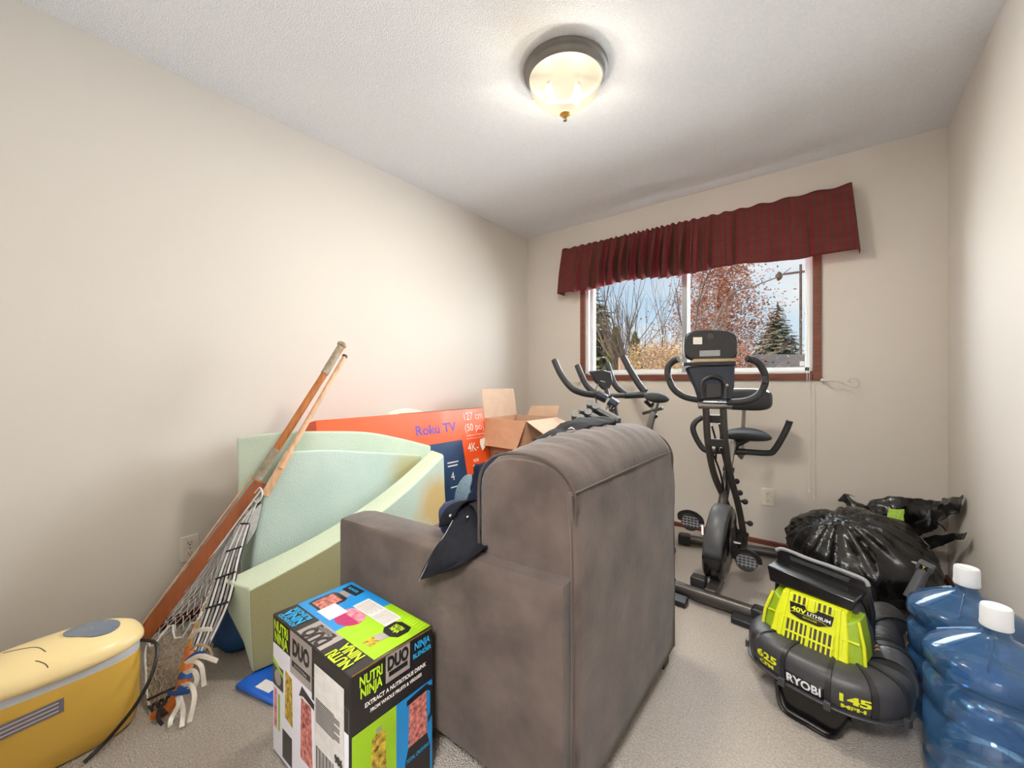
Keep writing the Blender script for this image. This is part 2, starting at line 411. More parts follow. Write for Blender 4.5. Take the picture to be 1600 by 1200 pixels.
class MB:
    def __init__(s):
        s.v, s.f, s.m, s.uv = [], [], [], {}
    def add(s, vs, fs, mi=0):
        b = len(s.v)
        s.v += [V(x) for x in vs]
        for f in fs:
            s.f.append([b + i for i in f])
            s.m.append(mi)
        return b
    def box(s, c, size, R=None, mi=0, taper=1.0):
        x, y, z = [k / 2 for k in size]
        vs = [V((a * x * (taper if cc > 0 else 1), b * y * (taper if cc > 0 else 1), cc * z)) for cc in (-1, 1) for a, b in ((-1, -1), (1, -1), (1, 1), (-1, 1))]
        if R is not None:
            vs = [R @ q for q in vs]
        s.add([q + V(c) for q in vs], [(3, 2, 1, 0), (4, 5, 6, 7), (0, 1, 5, 4), (1, 2, 6, 5), (2, 3, 7, 6), (3, 0, 4, 7)], mi)
        return s
    def span(s, a, b, mi=0):
        a, b = V(a), V(b)
        return s.box((a + b) / 2, [abs(k) for k in (b - a)], None, mi)
    def loft(s, rings, cap=True, mi=0, closed=True, loop=False):
        n = len(rings[0])
        b = s.add([p for r in rings for p in r], [], mi)
        R = len(rings)
        for i in range(R if loop else R - 1):
            i2 = (i + 1) % R
            for j in range(n if closed else n - 1):
                j2 = (j + 1) % n
                s.f.append([b + i * n + j, b + i * n + j2, b + i2 * n + j2, b + i2 * n + j]); s.m.append(mi)
        if cap and closed and not loop:
            s.f.append([b + j for j in range(n)][::-1]); s.m.append(mi)
            s.f.append([b + (R - 1) * n + j for j in range(n)]); s.m.append(mi)
        return s
    def tube(s, pts, r, seg=8, closed=False, cap=True, mi=0, flat=1.0, up=None):
        pts = [V(p) for p in pts]
        k = len(pts)
        rad = r if isinstance(r, (list, tuple)) else [r] * k
        rings = []
        nrm = None
        for i in range(k):
            if closed:
                t = pts[(i + 1) % k] - pts[i - 1]
            else:
                t = pts[min(k - 1, i + 1)] - pts[max(0, i - 1)]
            t.normalize()
            if up is not None:
                nrm = V(up)
            elif nrm is None:
                nrm = V((0, 0, 1)) if abs(t.z) < 0.9 else V((1, 0, 0))
            nrm = nrm - t * nrm.dot(t)
            if nrm.length < 1e-6:
                nrm = t.orthogonal()
            nrm.normalize()
            bi = t.cross(nrm)
            rings.append([pts[i] + (nrm * math.cos(a) * flat + bi * math.sin(a)) * rad[i] for a in [2 * PI * j / seg for j in range(seg)]])
        return s.loft(rings, cap and not closed, mi, True, closed)
    def rod(s, a, b, r, r2=None, seg=10, mi=0):
        return s.tube([a, b], [r, r if r2 is None else r2], seg, mi=mi)
    def lathe(s, prof, o=(0, 0, 0), axis=(0, 0, 1), seg=28, mi=0):
        q = V((0, 0, 1)).rotation_difference(V(axis))
        o = V(o)
        rings = [[o + q @ V((max(r, 1e-4) * math.cos(2 * PI * j / seg), max(r, 1e-4) * math.sin(2 * PI * j / seg), z)) for j in range(seg)] for r, z in prof]
        return s.loft(rings, True, mi)
    def prism(s, pts, ext, mi=0):
        n = len(pts)
        p = [V(q) for q in pts]
        ex = V(ext)
        nn = V((0, 0, 0))
        for i in range(n):
            nn += (p[i] - p[0]).cross(p[(i + 1) % n] - p[0])
        if nn.dot(ex) > 0:
            p = p[::-1]
        b = s.add(p + [q + ex for q in p], [], mi)
        s.f.append([b + i for i in range(n)]); s.m.append(mi)
        s.f.append([b + n + i for i in range(n)][::-1]); s.m.append(mi)
        for i in range(n):
            j = (i + 1) % n
            s.f.append([b + j, b + i, b + n + i, b + n + j]); s.m.append(mi)
        return s
    def grid(s, fn, nu, nv, mi=0, uv=None):
        b = s.add([fn(i / nu, j / nv) for i in range(nu + 1) for j in range(nv + 1)], [], mi)
        for i in range(nu):
            for j in range(nv):
                a = b + i * (nv + 1) + j
                s.f.append([a, a + nv + 1, a + nv + 2, a + 1]); s.m.append(mi)
        if uv:
            for i in range(nu + 1):
                for j in range(nv + 1):
                    s.uv[b + i * (nv + 1) + j] = uv(i / nu, j / nv)
        return s
    def patch(s, rows, nu=24, nv=24, mi=0, wob=0.0, ws=8.0):
        """smooth sheet through a net of control points"""
        cols = [catmull(r, 8) for r in rows]
        m = len(cols[0])
        cols = list(zip(*cols))
        full = [catmull(c, 8) for c in cols]
        m2 = len(full[0])
        def fn(a, b):
            i = min(m - 1, int(round(a * (m - 1)))); j = min(m2 - 1, int(round(b * (m2 - 1))))
            p = full[i][j].copy()
            if wob:
                q = noise.noise_vector(p * ws) + 0.5 * noise.noise_vector(p * ws * 2.3)
                p += q * wob
            return p
        return s.grid(fn, m - 1, m2 - 1, mi)
    def blob(s, c, rad, amp=0.0, sc=6.0, sub=4, R=None, mi=0, fn=None, squash=None):
        bm = bmesh.new()
        bmesh.ops.create_icosphere(bm, subdivisions=sub, radius=1)
        vs = []
        for v in bm.verts:
            p = v.co.copy()
            k = 1.0
            if amp:
                k += amp * (noise.noise(p * sc * 0.35 + V(c)) + 0.5 * noise.noise(p * sc * 0.8 + V(c) * 2))
            q = V((p.x * rad[0], p.y * rad[1], p.z * rad[2])) * k
            if fn:
                q = fn(q, p)
            if R is not None:
                q = R @ q
            q += V(c)
            if squash is not None and q.z < squash:
                q.z = squash + (q.z - squash) * 0.06
            vs.append(q)
        fs = [[v.index for v in f.verts] for f in bm.faces]
        bm.free()
        s.add(vs, fs, mi)
        return s
    def build(s, name, mats, parent=None, local=False, smooth=42, bevel=0, seg=2, sub=0, solid=0, loc=None, fixn=True):
        if not isinstance(mats, (list, tuple)):
            mats = [mats]
        me = bpy.data.meshes.new(name)
        vs = s.v
        o = bpy.data.objects.new(name, me)
        if parent is not None:
            M = WM[parent]
            WM[o] = M
            o.parent = parent
            if not local:
                Mi = M.inverted()
                vs = [Mi @ p for p in vs]
        else:
            l = V(loc) if loc is not None else V((0, 0, 0))
            WM[o] = Matrix.Translation(l)
            o.location = l
            if not local:
                vs = [p - l for p in vs]
        me.from_pydata([tuple(p) for p in vs], [], s.f)
        me.polygons.foreach_set('material_index', s.m)
        for m in mats:
            me.materials.append(MT[m] if isinstance(m, str) else m)
        if s.uv:
            u = me.uv_layers.new(name='UVMap')
            for lp in me.loops:
                u.data[lp.index].uv = s.uv.get(lp.vertex_index, (0, 0))
        if fixn:
            bm = bmesh.new(); bm.from_mesh(me)
            bmesh.ops.recalc_face_normals(bm, faces=bm.faces)
            bm.to_mesh(me); bm.free()
        if smooth:
            me.shade_smooth()
            me.set_sharp_from_angle(angle=math.radians(smooth))
        me.update()
        C.objects.link(o)
        if solid:
            k = o.modifiers.new('thick', 'SOLIDIFY'); k.thickness = solid; k.offset = 0
        if bevel:
            k = o.modifiers.new('edge', 'BEVEL'); k.width = bevel; k.segments = seg; k.limit_method = 'ANGLE'; k.angle_limit = math.radians(35)
        if sub:
            k = o.modifiers.new('round', 'SUBSURF'); k.levels = sub; k.render_levels = sub
        return o

def tag(o, label=None, cat=None, group=None, kind=None):
    if label: o['label'] = label
    if cat: o['category'] = cat
    if group: o['group'] = group
    if kind: o['kind'] = kind
    return o

def thing(name, label, cat, loc=(0, 0, 0), rz=0.0, group=None, scale=1.0):
    o = bpy.data.objects.new(name, None)
    o.empty_display_size = 0.05
    C.objects.link(o)
    o.location = loc
    o.rotation_euler = (0, 0, rz)
    o.scale = (scale, scale, scale)
    WM[o] = Matrix.Translation(V(loc)) @ Matrix.Rotation(rz, 4, 'Z') @ Matrix.Scale(scale, 4)
    return tag(o, label, cat, group)

def struct(name, mb, mats, parent=None, **kw):
    o = mb.build(name, mats, parent, **kw)
    if parent is None:
        o['kind'] = 'structure'
    return o

def sight(u, v, d):
    """a point seen at (u, v) of the 1600 x 1200 photograph, d metres deep, in room coordinates"""
    x, y = (u - 800) / FPX * d, -(v - 595) / FPX * d
    c, s = math.cos(YAW), math.sin(YAW)
    return V((x * c - d * s, x * s + d * c, CAM_H + y))

def onY(u, v, Y):
    r = sight(u, v, 1.0) - V((0, 0, CAM_H))
    return r * (Y / r.y) + V((0, 0, CAM_H))

def onX(u, v, X):
    r = sight(u, v, 1.0) - V((0, 0, CAM_H))
    return r * (X / r.x) + V((0, 0, CAM_H))

def text(body, org, xd, yd, size, m, parent, bold=0.0, width=None, align='CENTER', name='lettering', lift=0.0008, local=False, warp=None, shear=0.0):
    cu = bpy.data.curves.new('t', 'FONT')
    cu.body = body
    cu.size = 1.0
    cu.align_x = align
    cu.align_y = 'CENTER'
    cu.offset = bold
    cu.shear = shear
    cu.space_line = 0.82
    cu.resolution_u = 3
    ob = bpy.data.objects.new('t', cu)
    C.objects.link(ob)
    dg = bpy.context.evaluated_depsgraph_get()
    me = bpy.data.meshes.new_from_object(ob.evaluated_get(dg))
    bpy.data.objects.remove(ob)
    bpy.data.curves.remove(cu)
    xs = [v.co.x for v in me.vertices]
    w0 = max(xs) - min(xs)
    sx = width / w0 if width else size
    xd, yd, org = V(xd).normalized(), V(yd).normalized(), V(org)
    nd = xd.cross(yd)
    mb = MB()
    if warp:
        bm = bmesh.new(); bm.from_mesh(me)
        bmesh.ops.triangulate(bm, faces=bm.faces)
        bmesh.ops.subdivide_edges(bm, edges=bm.edges, cuts=1, use_grid_fill=True)
        bm.to_mesh(me); bm.free()
        pts = [warp(v.co.x * sx, v.co.y * size, lift) for v in me.vertices]
    else:
        pts = [org + xd * v.co.x * sx + yd * v.co.y * size + nd * lift for v in me.vertices]
    mb.add(pts, [list(p.vertices) for p in me.polygons])
    bpy.data.meshes.remove(me)
    return mb.build(name, m, parent, local=local, smooth=0, fixn=False)

def decal(pts, m, parent, name='print', lift=None, local=False, out=None):
    """a thin printed or pasted piece lying on a face"""
    mb = MB()
    n = (V(pts[1]) - V(pts[0])).cross(V(pts[2]) - V(pts[0])).normalized()
    if out is not None and n.dot(V(out)) < 0: n = -n
    mb.prism([V(p) + n * (lift or 0.0002) for p in pts], n * 0.0003)
    return mb.build(name, m, parent, local=local, smooth=0)

# ------------------------------------------------------------------ room shell
XL, XR, YB, YF, ZC = -2.289, 0.487, 3.151, -0.09, 2.44
WX0, WX1, WZ0, WZ1 = -1.668, -0.094, 1.128, 2.10
T = 0.16
struct('floor', MB().span((XL - T, -1.75, -0.12), (XR + T, YB + T, 0)), 'carpet')
struct('ceiling', MB().span((XL - T, -1.75, ZC), (XR + T, YB + T, ZC + 0.15)), 'ceiling')
struct('wall_left', MB().span((XL - T, YF - 0.12, 0), (XL, YB + T, ZC)), 'wall')
struct('wall_right', MB().span((XR, -1.75, 0), (XR + T, YB + T, ZC)), 'wall')
mb = MB()
mb.span((XL, YB, 0), (WX0, YB + T, ZC)); mb.span((WX1, YB, 0), (XR, YB + T, ZC))
mb.span((WX0, YB, 0), (WX1, YB + T, WZ0)); mb.span((WX0, YB, WZ1), (WX1, YB + T, ZC))
struct('wall_back', mb, 'wall')
DX0, DX1 = -0.62, 0.22
mb = MB()
mb.span((XL, YF - 0.12, 0), (DX0, YF, ZC)); mb.span((DX1, YF - 0.12, 0), (XR, YF, ZC)); mb.span((DX0, YF - 0.12, 2.04), (DX1, YF, ZC))
struct('wall_front', mb, 'wall')
mb = MB()
mb.span((-1.55, -1.75, 0), (XR, -1.63, ZC)); mb.span((-1.55, -1.63, 0), (-1.43, YF - 0.12, ZC))
struct('wall_hall', mb, 'wall')
mb = MB()
for x in (DX0, DX1):
    mb.span((x - (0.06 if x < 0 else 0), YF, 0), (x + (0 if x < 0 else 0.06), YF + 0.015, 2.04))
mb.span((DX0 - 0.06, YF, 2.04), (DX1 + 0.06, YF + 0.015, 2.10))
struct('trim_1', mb, 'wood_trim', bevel=0.004)
def baseboard(name, a, b):
    struct(name, MB().span(a, b), 'wood_trim', bevel=0.005)
baseboard('baseboard_left', (XL, YF, 0), (XL + 0.012, YB, 0.046))
baseboard('baseboard_back', (XL + 0.012, YB - 0.012, 0), (XR - 0.012, YB, 0.034))
baseboard('baseboard_right', (XR - 0.012, YF, 0), (XR, YB, 0.046))

# window: brown casing, white vinyl frame, two sliding sashes with panes
win = MB()
c = 0.044
y0, y1 = YB - 0.016, YB + 0.03
win.span((WX0 - c, y0, WZ0 - c), (WX0, YB, WZ1 + c)); win.span((WX1, y0, WZ0 - c), (WX1 + c, YB, WZ1 + c))
win.span((WX0, y0, WZ0 - c), (WX1, YB, WZ0)); win.span((WX0, y0, WZ1), (WX1, YB, WZ1 + c))
window = struct('window_1', win, 'wood_trim', bevel=0.003)
fr = MB()
f = 0.03
ya, yb = YB + 0.03, YB + 0.14
fr.span((WX0, YB, WZ0), (WX0 + f, yb, WZ1)); fr.span((WX1 - f * .6, YB, WZ0), (WX1, yb, WZ1))
fr.span((WX0, YB, WZ0), (WX1, yb, WZ0 + 0.016)); fr.span((WX0, YB, WZ1 - f), (WX1, yb, WZ1))
fr.build('window_frame', 'white_vinyl', window, bevel=0.003)
def sash(name, x0, x1, y, fm, left, right):
    m = MB()
    z0, z1 = WZ0 + 0.016, WZ1 - f
    m.span((x0, y - .012, z0), (x0 + left, y + .012, z1)); m.span((x1 - right, y - .012, z0), (x1, y + .012, z1))
    m.span((x0, y - .012, z0), (x1, y + .012, z0 + 0.026)); m.span((x0, y - .012, z1 - 0.03), (x1, y + .012, z1))
    s_ = m.build('sash', fm, window, bevel=0.002)
    MB().span((x0 + left * .6, y - .002, z0 + 0.012), (x1 - right * .6, y + .002, z1 - 0.015)).build('pane', 'window_glass', s_)
    return s_
sash('sash', WX0 + f, -0.845, YB + 0.055, 'white_vinyl', 0.026, 0.034)
s2 = sash('sash', -0.885, WX1 - f * .6, YB + 0.10, 'white_vinyl', 0.040, 0.026)
MB().span((-0.884, YB + 0.036, WZ0 + .016), (-0.848, YB + 0.070, WZ1 - f)).build('meeting_stile', 'grey_alu', window, bevel=0.002)
st = MB().span((-0.165, YB + 0.084, WZ0 + 0.050), (-0.140, YB + 0.087, WZ0 + 0.080)).build('sticker', 'sticker', s2)

# ------------------------------------------------------------------ valance and its rod
VA0, VA1, VYR = -1.845, 0.09, YB - 0.085
val = thing('valance', 'dark red and brown striped gathered valance hanging above the window', 'curtain', (-0.88, YB, 2.15))
def gath(x):
    s_ = (x - VA0) / (VA1 - VA0)
    d = math.exp(-((s_ - 0.36) / 0.26) ** 2)
    return 0.25 + 0.95 * d
def phase(x):
    n, acc = 120, 0
    for i in range(n):
        acc += gath(VA0 + (x - VA0) * (i + .5) / n)
    return acc / n * (x - VA0)
def vfn(a, b):
    # a along the cloth incl. the two returns to the wall, b from top to hem
    ret = 0.04
    if a < ret:
        k = a / ret; x = VA0; y = YB - 0.004 - (YB - VYR - 0.004) * k
    elif a > 1 - ret:
        k = (1 - a) / ret; x = VA1; y = YB - 0.004 - (YB - VYR - 0.004) * k
    else:
        x = VA0 + (VA1 - VA0) * (a - ret) / (1 - 2 * ret); y = VYR; k = 1
    p = phase(max(x, VA0))
    g = gath(x)
    wv = math.sin(p * 92 + 1.5 * noise.noise(V((x * 5, 0, 1)))) + .6 * math.sin(p * 157 + 1.7) + noise.noise(V((x * 11, b * 1.0, 3))) * .8
    wv = math.copysign(abs(wv / 1.6) ** .7, wv)
    amp = (0.012 + 0.040 * min(1, b * 1.8)) * min(1, g) * k
    y -= amp * (wv + 0.8)
    y -= 0.016 * b * k
    flare = (x - (VA0 + VA1) / 2) / (VA1 - VA0) * 2
    x += flare * 0.035 * b * (1 if abs(flare) > .8 else .5) + 0.018 * b * math.cos(p * 92) * min(1, g)
    top = 2.222 + 0.006 * math.sin(p * 150)
    hem = 1.836 + 0.012 * math.sin(x * 9) - 0.020 * wv * min(1, g) - 0.02 * max(0, abs(flare) - .8) * 5 * (1 if flare > 0 else 0.3)
    z = top + (hem - top) * b
    return V((x, y, z))
mb = MB().grid(vfn, 640, 22, uv=lambda a, b: (a * 2.3, b))
mb.build('cloth', 'striped_valance_cloth', val, smooth=80, solid=0.0015)
MB().tube([(VA0 + 0.006, YB, 2.19), (VA0 + .006, VYR + .012, 2.19), (VA1 - .006, VYR + .012, 2.19), (VA1 - .006, YB, 2.19)], 0.005).build('rod', 'white_metal', val)

# thin pull cord strands that hang at the right window jamb
def pull(x, y, z0, z1, lab):
    o = MB().tube([(x, y, z1), (x + .002, y, (z0 + z1) / 2), (x, y, z0)], 0.0016, 6)
    t_ = thing('pull_cord', lab, 'cord', (x, y, z0), 0, 'blind cords at the right jamb')
    o.build('strand', 'paper', t_)
    MB().lathe([(0, 0), (0.004, 0.004), (0.004, 0.018), (0.0015, 0.026)], (x, y, z0 - .012)).build('tassel', 'white_vinyl', t_)
pull(-0.112, YB - 0.022, 0.40, 2.13, 'longer strand of white blind cord, the one at the right jamb nearer the corner')
pull(-0.122, YB - 0.028, 1.05, 2.13, 'short strand of white blind cord ending at the bottom corner of the window casing')
pull(-0.084, YB - 0.006, 0.36, 1.07, 'thin white cord strand hanging on the wall below the right window corner')

def hook(pts, lab):
    t_ = thing('curtain_hook', lab, 'hook', pts[0], 0, 'curtain tieback hooks')
    MB().tube(catmull(pts, 8), 0.0035, 7).build('wire', 'white_metal', t_)
    MB().lathe([(0.012, 0), (0.012, 0.004), (0.004, 0.008)], V(pts[0]), (0, -1, 0)).build('base_plate', 'white_metal', t_)
hook([(-0.045, YB - .017, 1.083), (-0.03, YB - .05, 1.080), (0.03, YB - .06, 1.078), (0.07, YB - .062, 1.055), (0.10, YB - .062, 1.045), (0.122, YB - .062, 1.062), (0.112, YB - .062, 1.09), (0.085, YB - .062, 1.092), (0.078, YB - .062, 1.078), (0.09, YB - .062, 1.070)],
     'curled wire tieback hook right of the window, below its right corner')
hook([(-1.72, YB - .017, 1.07), (-1.735, YB - .05, 1.07), (-1.775, YB - .06, 1.07), (-1.80, YB - .062, 1.06), (-1.815, YB - .062, 1.045), (-1.825, YB - .062, 1.06), (-1.815, YB - .062, 1.078)],
     'wire tieback hook left of the window, behind the curved bike handlebars')

# ------------------------------------------------------------------ ceiling lamp
LX, LY = -0.918, 1.548
lamp = thing('ceiling_light', 'round flush ceiling light with pewter ring, frosted cream bowl and brass finial', 'light', (LX, LY, ZC))
MB().lathe([(0.05, 0), (0.180, 0), (0.184, -0.008), (0.182, -0.018), (0.172, -0.024), (0.171, -0.034), (0.164, -0.044), (0.158, -0.047), (0.155, -0.04), (0.150, -0.025), (0.05, -0.012)], seg=64).build('ring', 'pewter', lamp, local=True)
bp = [(0.156 * (1 - t ** 2.1), -0.043 - 0.150 * t ** .92) for t in [i / 24 for i in range(24)]] + [(0.008, -0.194)]
bwl = MB()
seg = 56
bwl.loft([[V((r * math.cos(2 * PI * j / seg), r * math.sin(2 * PI * j / seg), z)) for j in range(seg)] for r, z in bp], cap=False)
bwl.build('bowl', 'frosted_lamp_glass', lamp, local=True)
fin = MB().lathe([(0.0, -0.186), (0.022, -0.188), (0.024, -0.194), (0.014, -0.202), (0.012, -0.208), (0.006, -0.212)], seg=20).build('finial', 'brass', lamp, local=True)
MB().lathe([(0.004, -0.211), (0.009, -0.216), (0.009, -0.222), (0.0, -0.228)], seg=16).build('tip', 'pewter', fin, local=True)
for i, b in enumerate(BULBS):
    q = Matrix.Identity(4)
    MB().lathe([(0.012, 0), (0.013, 0.03), (0.0, 0.035)], V(b) + V((0, 0, 0.03)), (0, 0, 1), 12).build('socket', 'plate', lamp, local=True)
    MB().blob(V(b), (.026, .026, .032), sub=3).build('bulb', 'plate', lamp, local=True)
    light('bulb_light', 'POINT', 26, (1.0, 0.98, 0.95), (LX + b[0], LY + b[1], ZC + b[2] - .040), shadow_soft_size=0.012)

light('lamp_light', 'AREA', 215, (1.0, 0.985, 0.965), (LX, LY, ZC - .062), (0, 0, 0), shape='DISK', size=0.27)

# ------------------------------------------------------------------ outlets
def outlet(lab, P, nrm, rt):
    P, nrm, rt = V(P), V(nrm), V(rt)
    up = V((0, 0, 1))
    R = Matrix((rt, nrm, up)).transposed()
    t_ = thing('wall_outlet', lab, 'outlet', P, 0, 'wall outlets')
    MB().box(P + nrm * .003, (.070, .006, .114), R).build('cover_plate', 'plate', t_, bevel=.003)
    for s_ in (-1, 1):
        cpt = P + nrm * .0065 + up * s_ * .024
        k = MB()
        pts = [cpt + rt * (0.017 * math.cos(a)) + up * (max(-.0125, min(.0125, 0.017 * math.sin(a)))) for a in [i / 20 * 2 * PI for i in range(20)]]
        k.prism(pts, nrm * .0015)
        so = k.build('socket', 'plate', t_)
        q = MB()
        for dx in (-.0065, .0065):
            q.box(cpt + nrm * .0017 + rt * dx + up * .003, (.0022, .001, .009), R)
        q.box(cpt + nrm * .0017 - up * .007, (.005, .001, .005), R)
        q.build('slots', 'slot', so)
    MB().lathe([(.003, 0), (.003, .0015), (0, .0018)], P + nrm * .006, nrm, 10).build('screw', 'steel', t_)
outlet('white wall outlet on the left wall beside the leaning lacrosse sticks', (XL, 0.553, 0.325), (1, 0, 0), (0, 1, 0))
outlet('white wall outlet under the window, right of the upright exercise bike', (-0.333, YB, 0.317), (0, -1, 0), (1, 0, 0))

# ------------------------------------------------------------------ the yard outside
GZ = -1.25
g = MB().box((-10, 33, GZ - .05), (120, 58, .1)).build('ground', 'grass'); g['kind'] = 'structure'

def leaves(mb, pts, size, flat=0.5):
    for p in pts:
        a = V((random.gauss(0, 1), random.gauss(0, 1), random.gauss(0, 1) * flat)).normalized() * size * random.uniform(.6, 1.3)
        b = V((random.gauss(0, 1), random.gauss(0, 1), random.gauss(0, 1))).normalized() * size * .55
        p = V(p)
        mb.add([p - a, p + b, p + a, p - b], [(0, 1, 2, 3)])

def spruce(name, base, h, r, lab, m, layers=26, per=16, group=None, seed=1, dens=9):
    random.seed(seed)
    t_ = thing(name, lab, 'tree', base, 0, group)
    b = V(base)
    MB().tube([b, b + V((0, 0, h * .97))], [h * .022, h * .004], 7).build('trunk', 'bark', t_)
    mb = MB()
    for i in range(layers):
        k = i / (layers - 1)
        z0_ = h * (0.04 + 0.93 * k)
        R = r * (1 - k) ** 0.85 + 0.02 * r
        n_ = max(5, int(per * (1 - k * .6)))
        for j in range(n_):
            a = random.uniform(0, 2 * PI)
            L_ = R * random.uniform(.72, 1.08)
            z = z0_ + random.uniform(-.5, .5) * h / layers * 1.6
            d = V((math.cos(a), math.sin(a), 0))
            sd = V((-d.y, d.x, 0))
            for q in range(dens):
                s_ = (q + random.random()) / dens
                p = b + V((0, 0, z)) + d * L_ * s_ + V((0, 0, -0.28 * L_ * s_ + 0.16 * L_ * s_ * s_))
                wdt = min(.34, L_ * 0.26) * (1 - s_ * .45)
                f_ = d * L_ * .10 + V((0, 0, -.05 * L_))
                side = sd * wdt + V((0, 0, random.uniform(-.4, .1) * wdt))
                mb.add([p - side * .9 + f_ * .3, p - f_ * .6, p + f_ * 1.5], [(0, 1, 2)])
                side2 = sd * wdt * -1 + V((0, 0, random.uniform(-.4, .1) * wdt))
                mb.add([p - side2 * .9 + f_ * .3, p - f_ * .6, p + f_ * 1.5], [(0, 1, 2)])
    o = mb.build('foliage', m, t_, smooth=0, fixn=False)
    o['kind'] = 'stuff'
    return t_

def branchy(mb, p, d, L_, r, depth, tips, spread=.5, upb=.25, kids=3):
    p, d = V(p), V(d).normalized()
    pts = [p]
    for i in range(3):
        d = (d + V((random.gauss(0, .09), random.gauss(0, .09), random.gauss(0, .06)))).normalized()
        pts.append(pts[-1] + d * L_ / 3)
    mb.tube(pts, [r, r * .85, r * .7, r * .55], 5 if depth > 1 else 3)
    tips.append(pts[-1]); tips.append(pts[2])
    if depth <= 0:
        return
    for j in range(kids):
        q = pts[random.choice((1, 2, 3, 3))]
        nd = (d + V((random.gauss(0, spread), random.gauss(0, spread), random.gauss(0, spread * .6) + upb))).normalized()
        branchy(mb, q, nd, L_ * random.uniform(.55, .8), r * .5, depth - 1, tips, spread, upb, kids)

def bare_tree(name, base, stems, lab, seed, m='bark', depth=3, leafm=None, nleaf=0, lsize=.03, spread=.5, upb=.25, kids=3, cat='tree', group=None, lname='leaves'):
    random.seed(seed)
    t_ = thing(name, lab, cat, base, 0, group)
    mb, tips = MB(), []
    for off, d, L_, r in stems:
        branchy(mb, V(base) + V(off), d, L_, r, depth, tips, spread, upb, kids)
    mb.build('branches', m, t_, smooth=60, fixn=False)
    if leafm:
        lv = MB()
        pts = []
        for i in range(nleaf):
            q = random.choice(tips)
            pts.append(q + V((random.gauss(0, .09), random.gauss(0, .09), random.gauss(0, .09))) * (lsize / .03))
        leaves(lv, pts, lsize)
        o = lv.build(lname, leafm, t_, smooth=0, fixn=False)
        o['kind'] = 'stuff'
    return t_

def at(u, d, z=GZ):
    p = sight(u, 595, d)
    return V((p.x, p.y, z))

spruce('spruce_tree', at(922, 11), 5.6, 1.75, 'sunlit green spruce at the left edge of the window view', 'needles', 34, 30, seed=3, dens=11)
spruce('spruce_tree', at(1215, 24), 7.2, 2.55, 'broad dark spruce rising behind the grey roof', 'needles_far', 44, 34, seed=5, dens=11)
def cedar(base, h, r, lab, seed):
    random.seed(seed)
    t_ = thing('cedar_shrub', lab, 'shrub', base, 0, 'columnar cedars')
    b = V(base)
    MB().rod(b, b + V((0, 0, h * .9)), .04, .01).build('trunk', 'bark', t_)
    pts = []
    for i in range(2600):
        k = random.random() ** .8
        a = random.uniform(0, 2 * PI)
        rr = r * (1 - k ** 2.2) ** .6 * random.uniform(.55, 1.05)
        pts.append(b + V((rr * math.cos(a), rr * math.sin(a), h * (.04 + k * .96))))
    mb = MB()
    for p in pts:
        u_ = V((random.gauss(0, .25), random.gauss(0, .25), 1)).normalized() * random.uniform(.07, .14)
        s_ = V((random.gauss(0, 1), random.gauss(0, 1), 0)).normalized() * .03
        mb.add([p - s_, p + s_, p + u_], [(0, 1, 2)])
    o = mb.build('foliage', 'cedar', t_, smooth=0, fixn=False); o['kind'] = 'stuff'
cedar(at(962, 9.0), 3.45, .30, 'narrow yellow green cedar right beside the sunlit spruce', 11)
cedar(at(992, 9.6), 3.40, .28, 'narrow green cedar standing behind the pale cut trunk', 12)
cedar(at(946, 8.4), 2.55, .26, 'low narrow cedar in front of the sunlit spruce', 13)

# pale trunk that was cut back and grew a fan of upright shoots
random.seed(21)
b = at(987, 7.2)
t_ = thing('pollard_tree', 'pale trunk cut back and topped by a fan of thin upright shoots', 'tree', b)
MB().tube(catmull([b, b + V((-.04, 0, 1.0)), b + V((-.14, 0, 1.9)), b + V((-.16, 0, 2.75))], 4), .085, 7).build('trunk', 'bark_pale', t_)
tips, mb = [], MB()
for i in range(16):
    branchy(mb, b + V((-.16, 0, 2.55 + random.uniform(0, .3))), (random.gauss(0, .35), random.gauss(0, .3), 1), 1.0, .013, 1, tips, .18, .5, 2)
mb.build('shoots', 'bark', t_, smooth=60, fixn=False)

def stems(n, L_, r, sp=.15):
    return [((random.gauss(0, .12), random.gauss(0, .12), 0), (random.gauss(0, sp), random.gauss(0, sp), 1), L_ * random.uniform(.8, 1.15), r) for _ in range(n)]
random.seed(31)
bare_tree('bare_tree', at(1006, 8.2), stems(1, 1.9, .040, .04), 'slim bare tree with a few dark leaves, just right of the pale cut trunk', 32, 'bark', 3, 'nest', 40, .018, .5, .3)
bare_tree('bare_tree', at(1028, 7.6), stems(2, 2.2, .045, .05), 'tall dark bare tree left of the middle window bar', 33, 'bark', 3, None, 0, .03, .30, .45)
bare_tree('bare_tree', at(1049, 8.0), stems(5, 1.8, .03, .10), 'bare tree of many slim stems at the middle window bar', 35, 'bark', 3, None, 0, .03, .32, .4)
random.seed(41)
random.seed(37)
bare_tree('bare_tree', at(1042, 9.4), stems(9, 1.9, .026, .16), 'clump of many fine twigs behind the stems at the middle window bar', 38, 'bark_pale', 3, None, 0, .03, .34, .4)
random.seed(39)
bare_tree('bare_tree', at(972, 8.8), stems(4, 1.9, .026, .14), 'fine twiggy bare tree between the sunlit spruce and the pale cut trunk', 40, 'bark_pale', 3, None, 0, .03, .36, .4)
random.seed(41)
bare_tree('golden_shrub', at(1017, 13), stems(3, 1.5, .05), 'small golden orange leafy tree seen between the bare stems', 42, 'bark', 2, 'leaf_gold', 900, .09, .4, .4, cat='shrub')
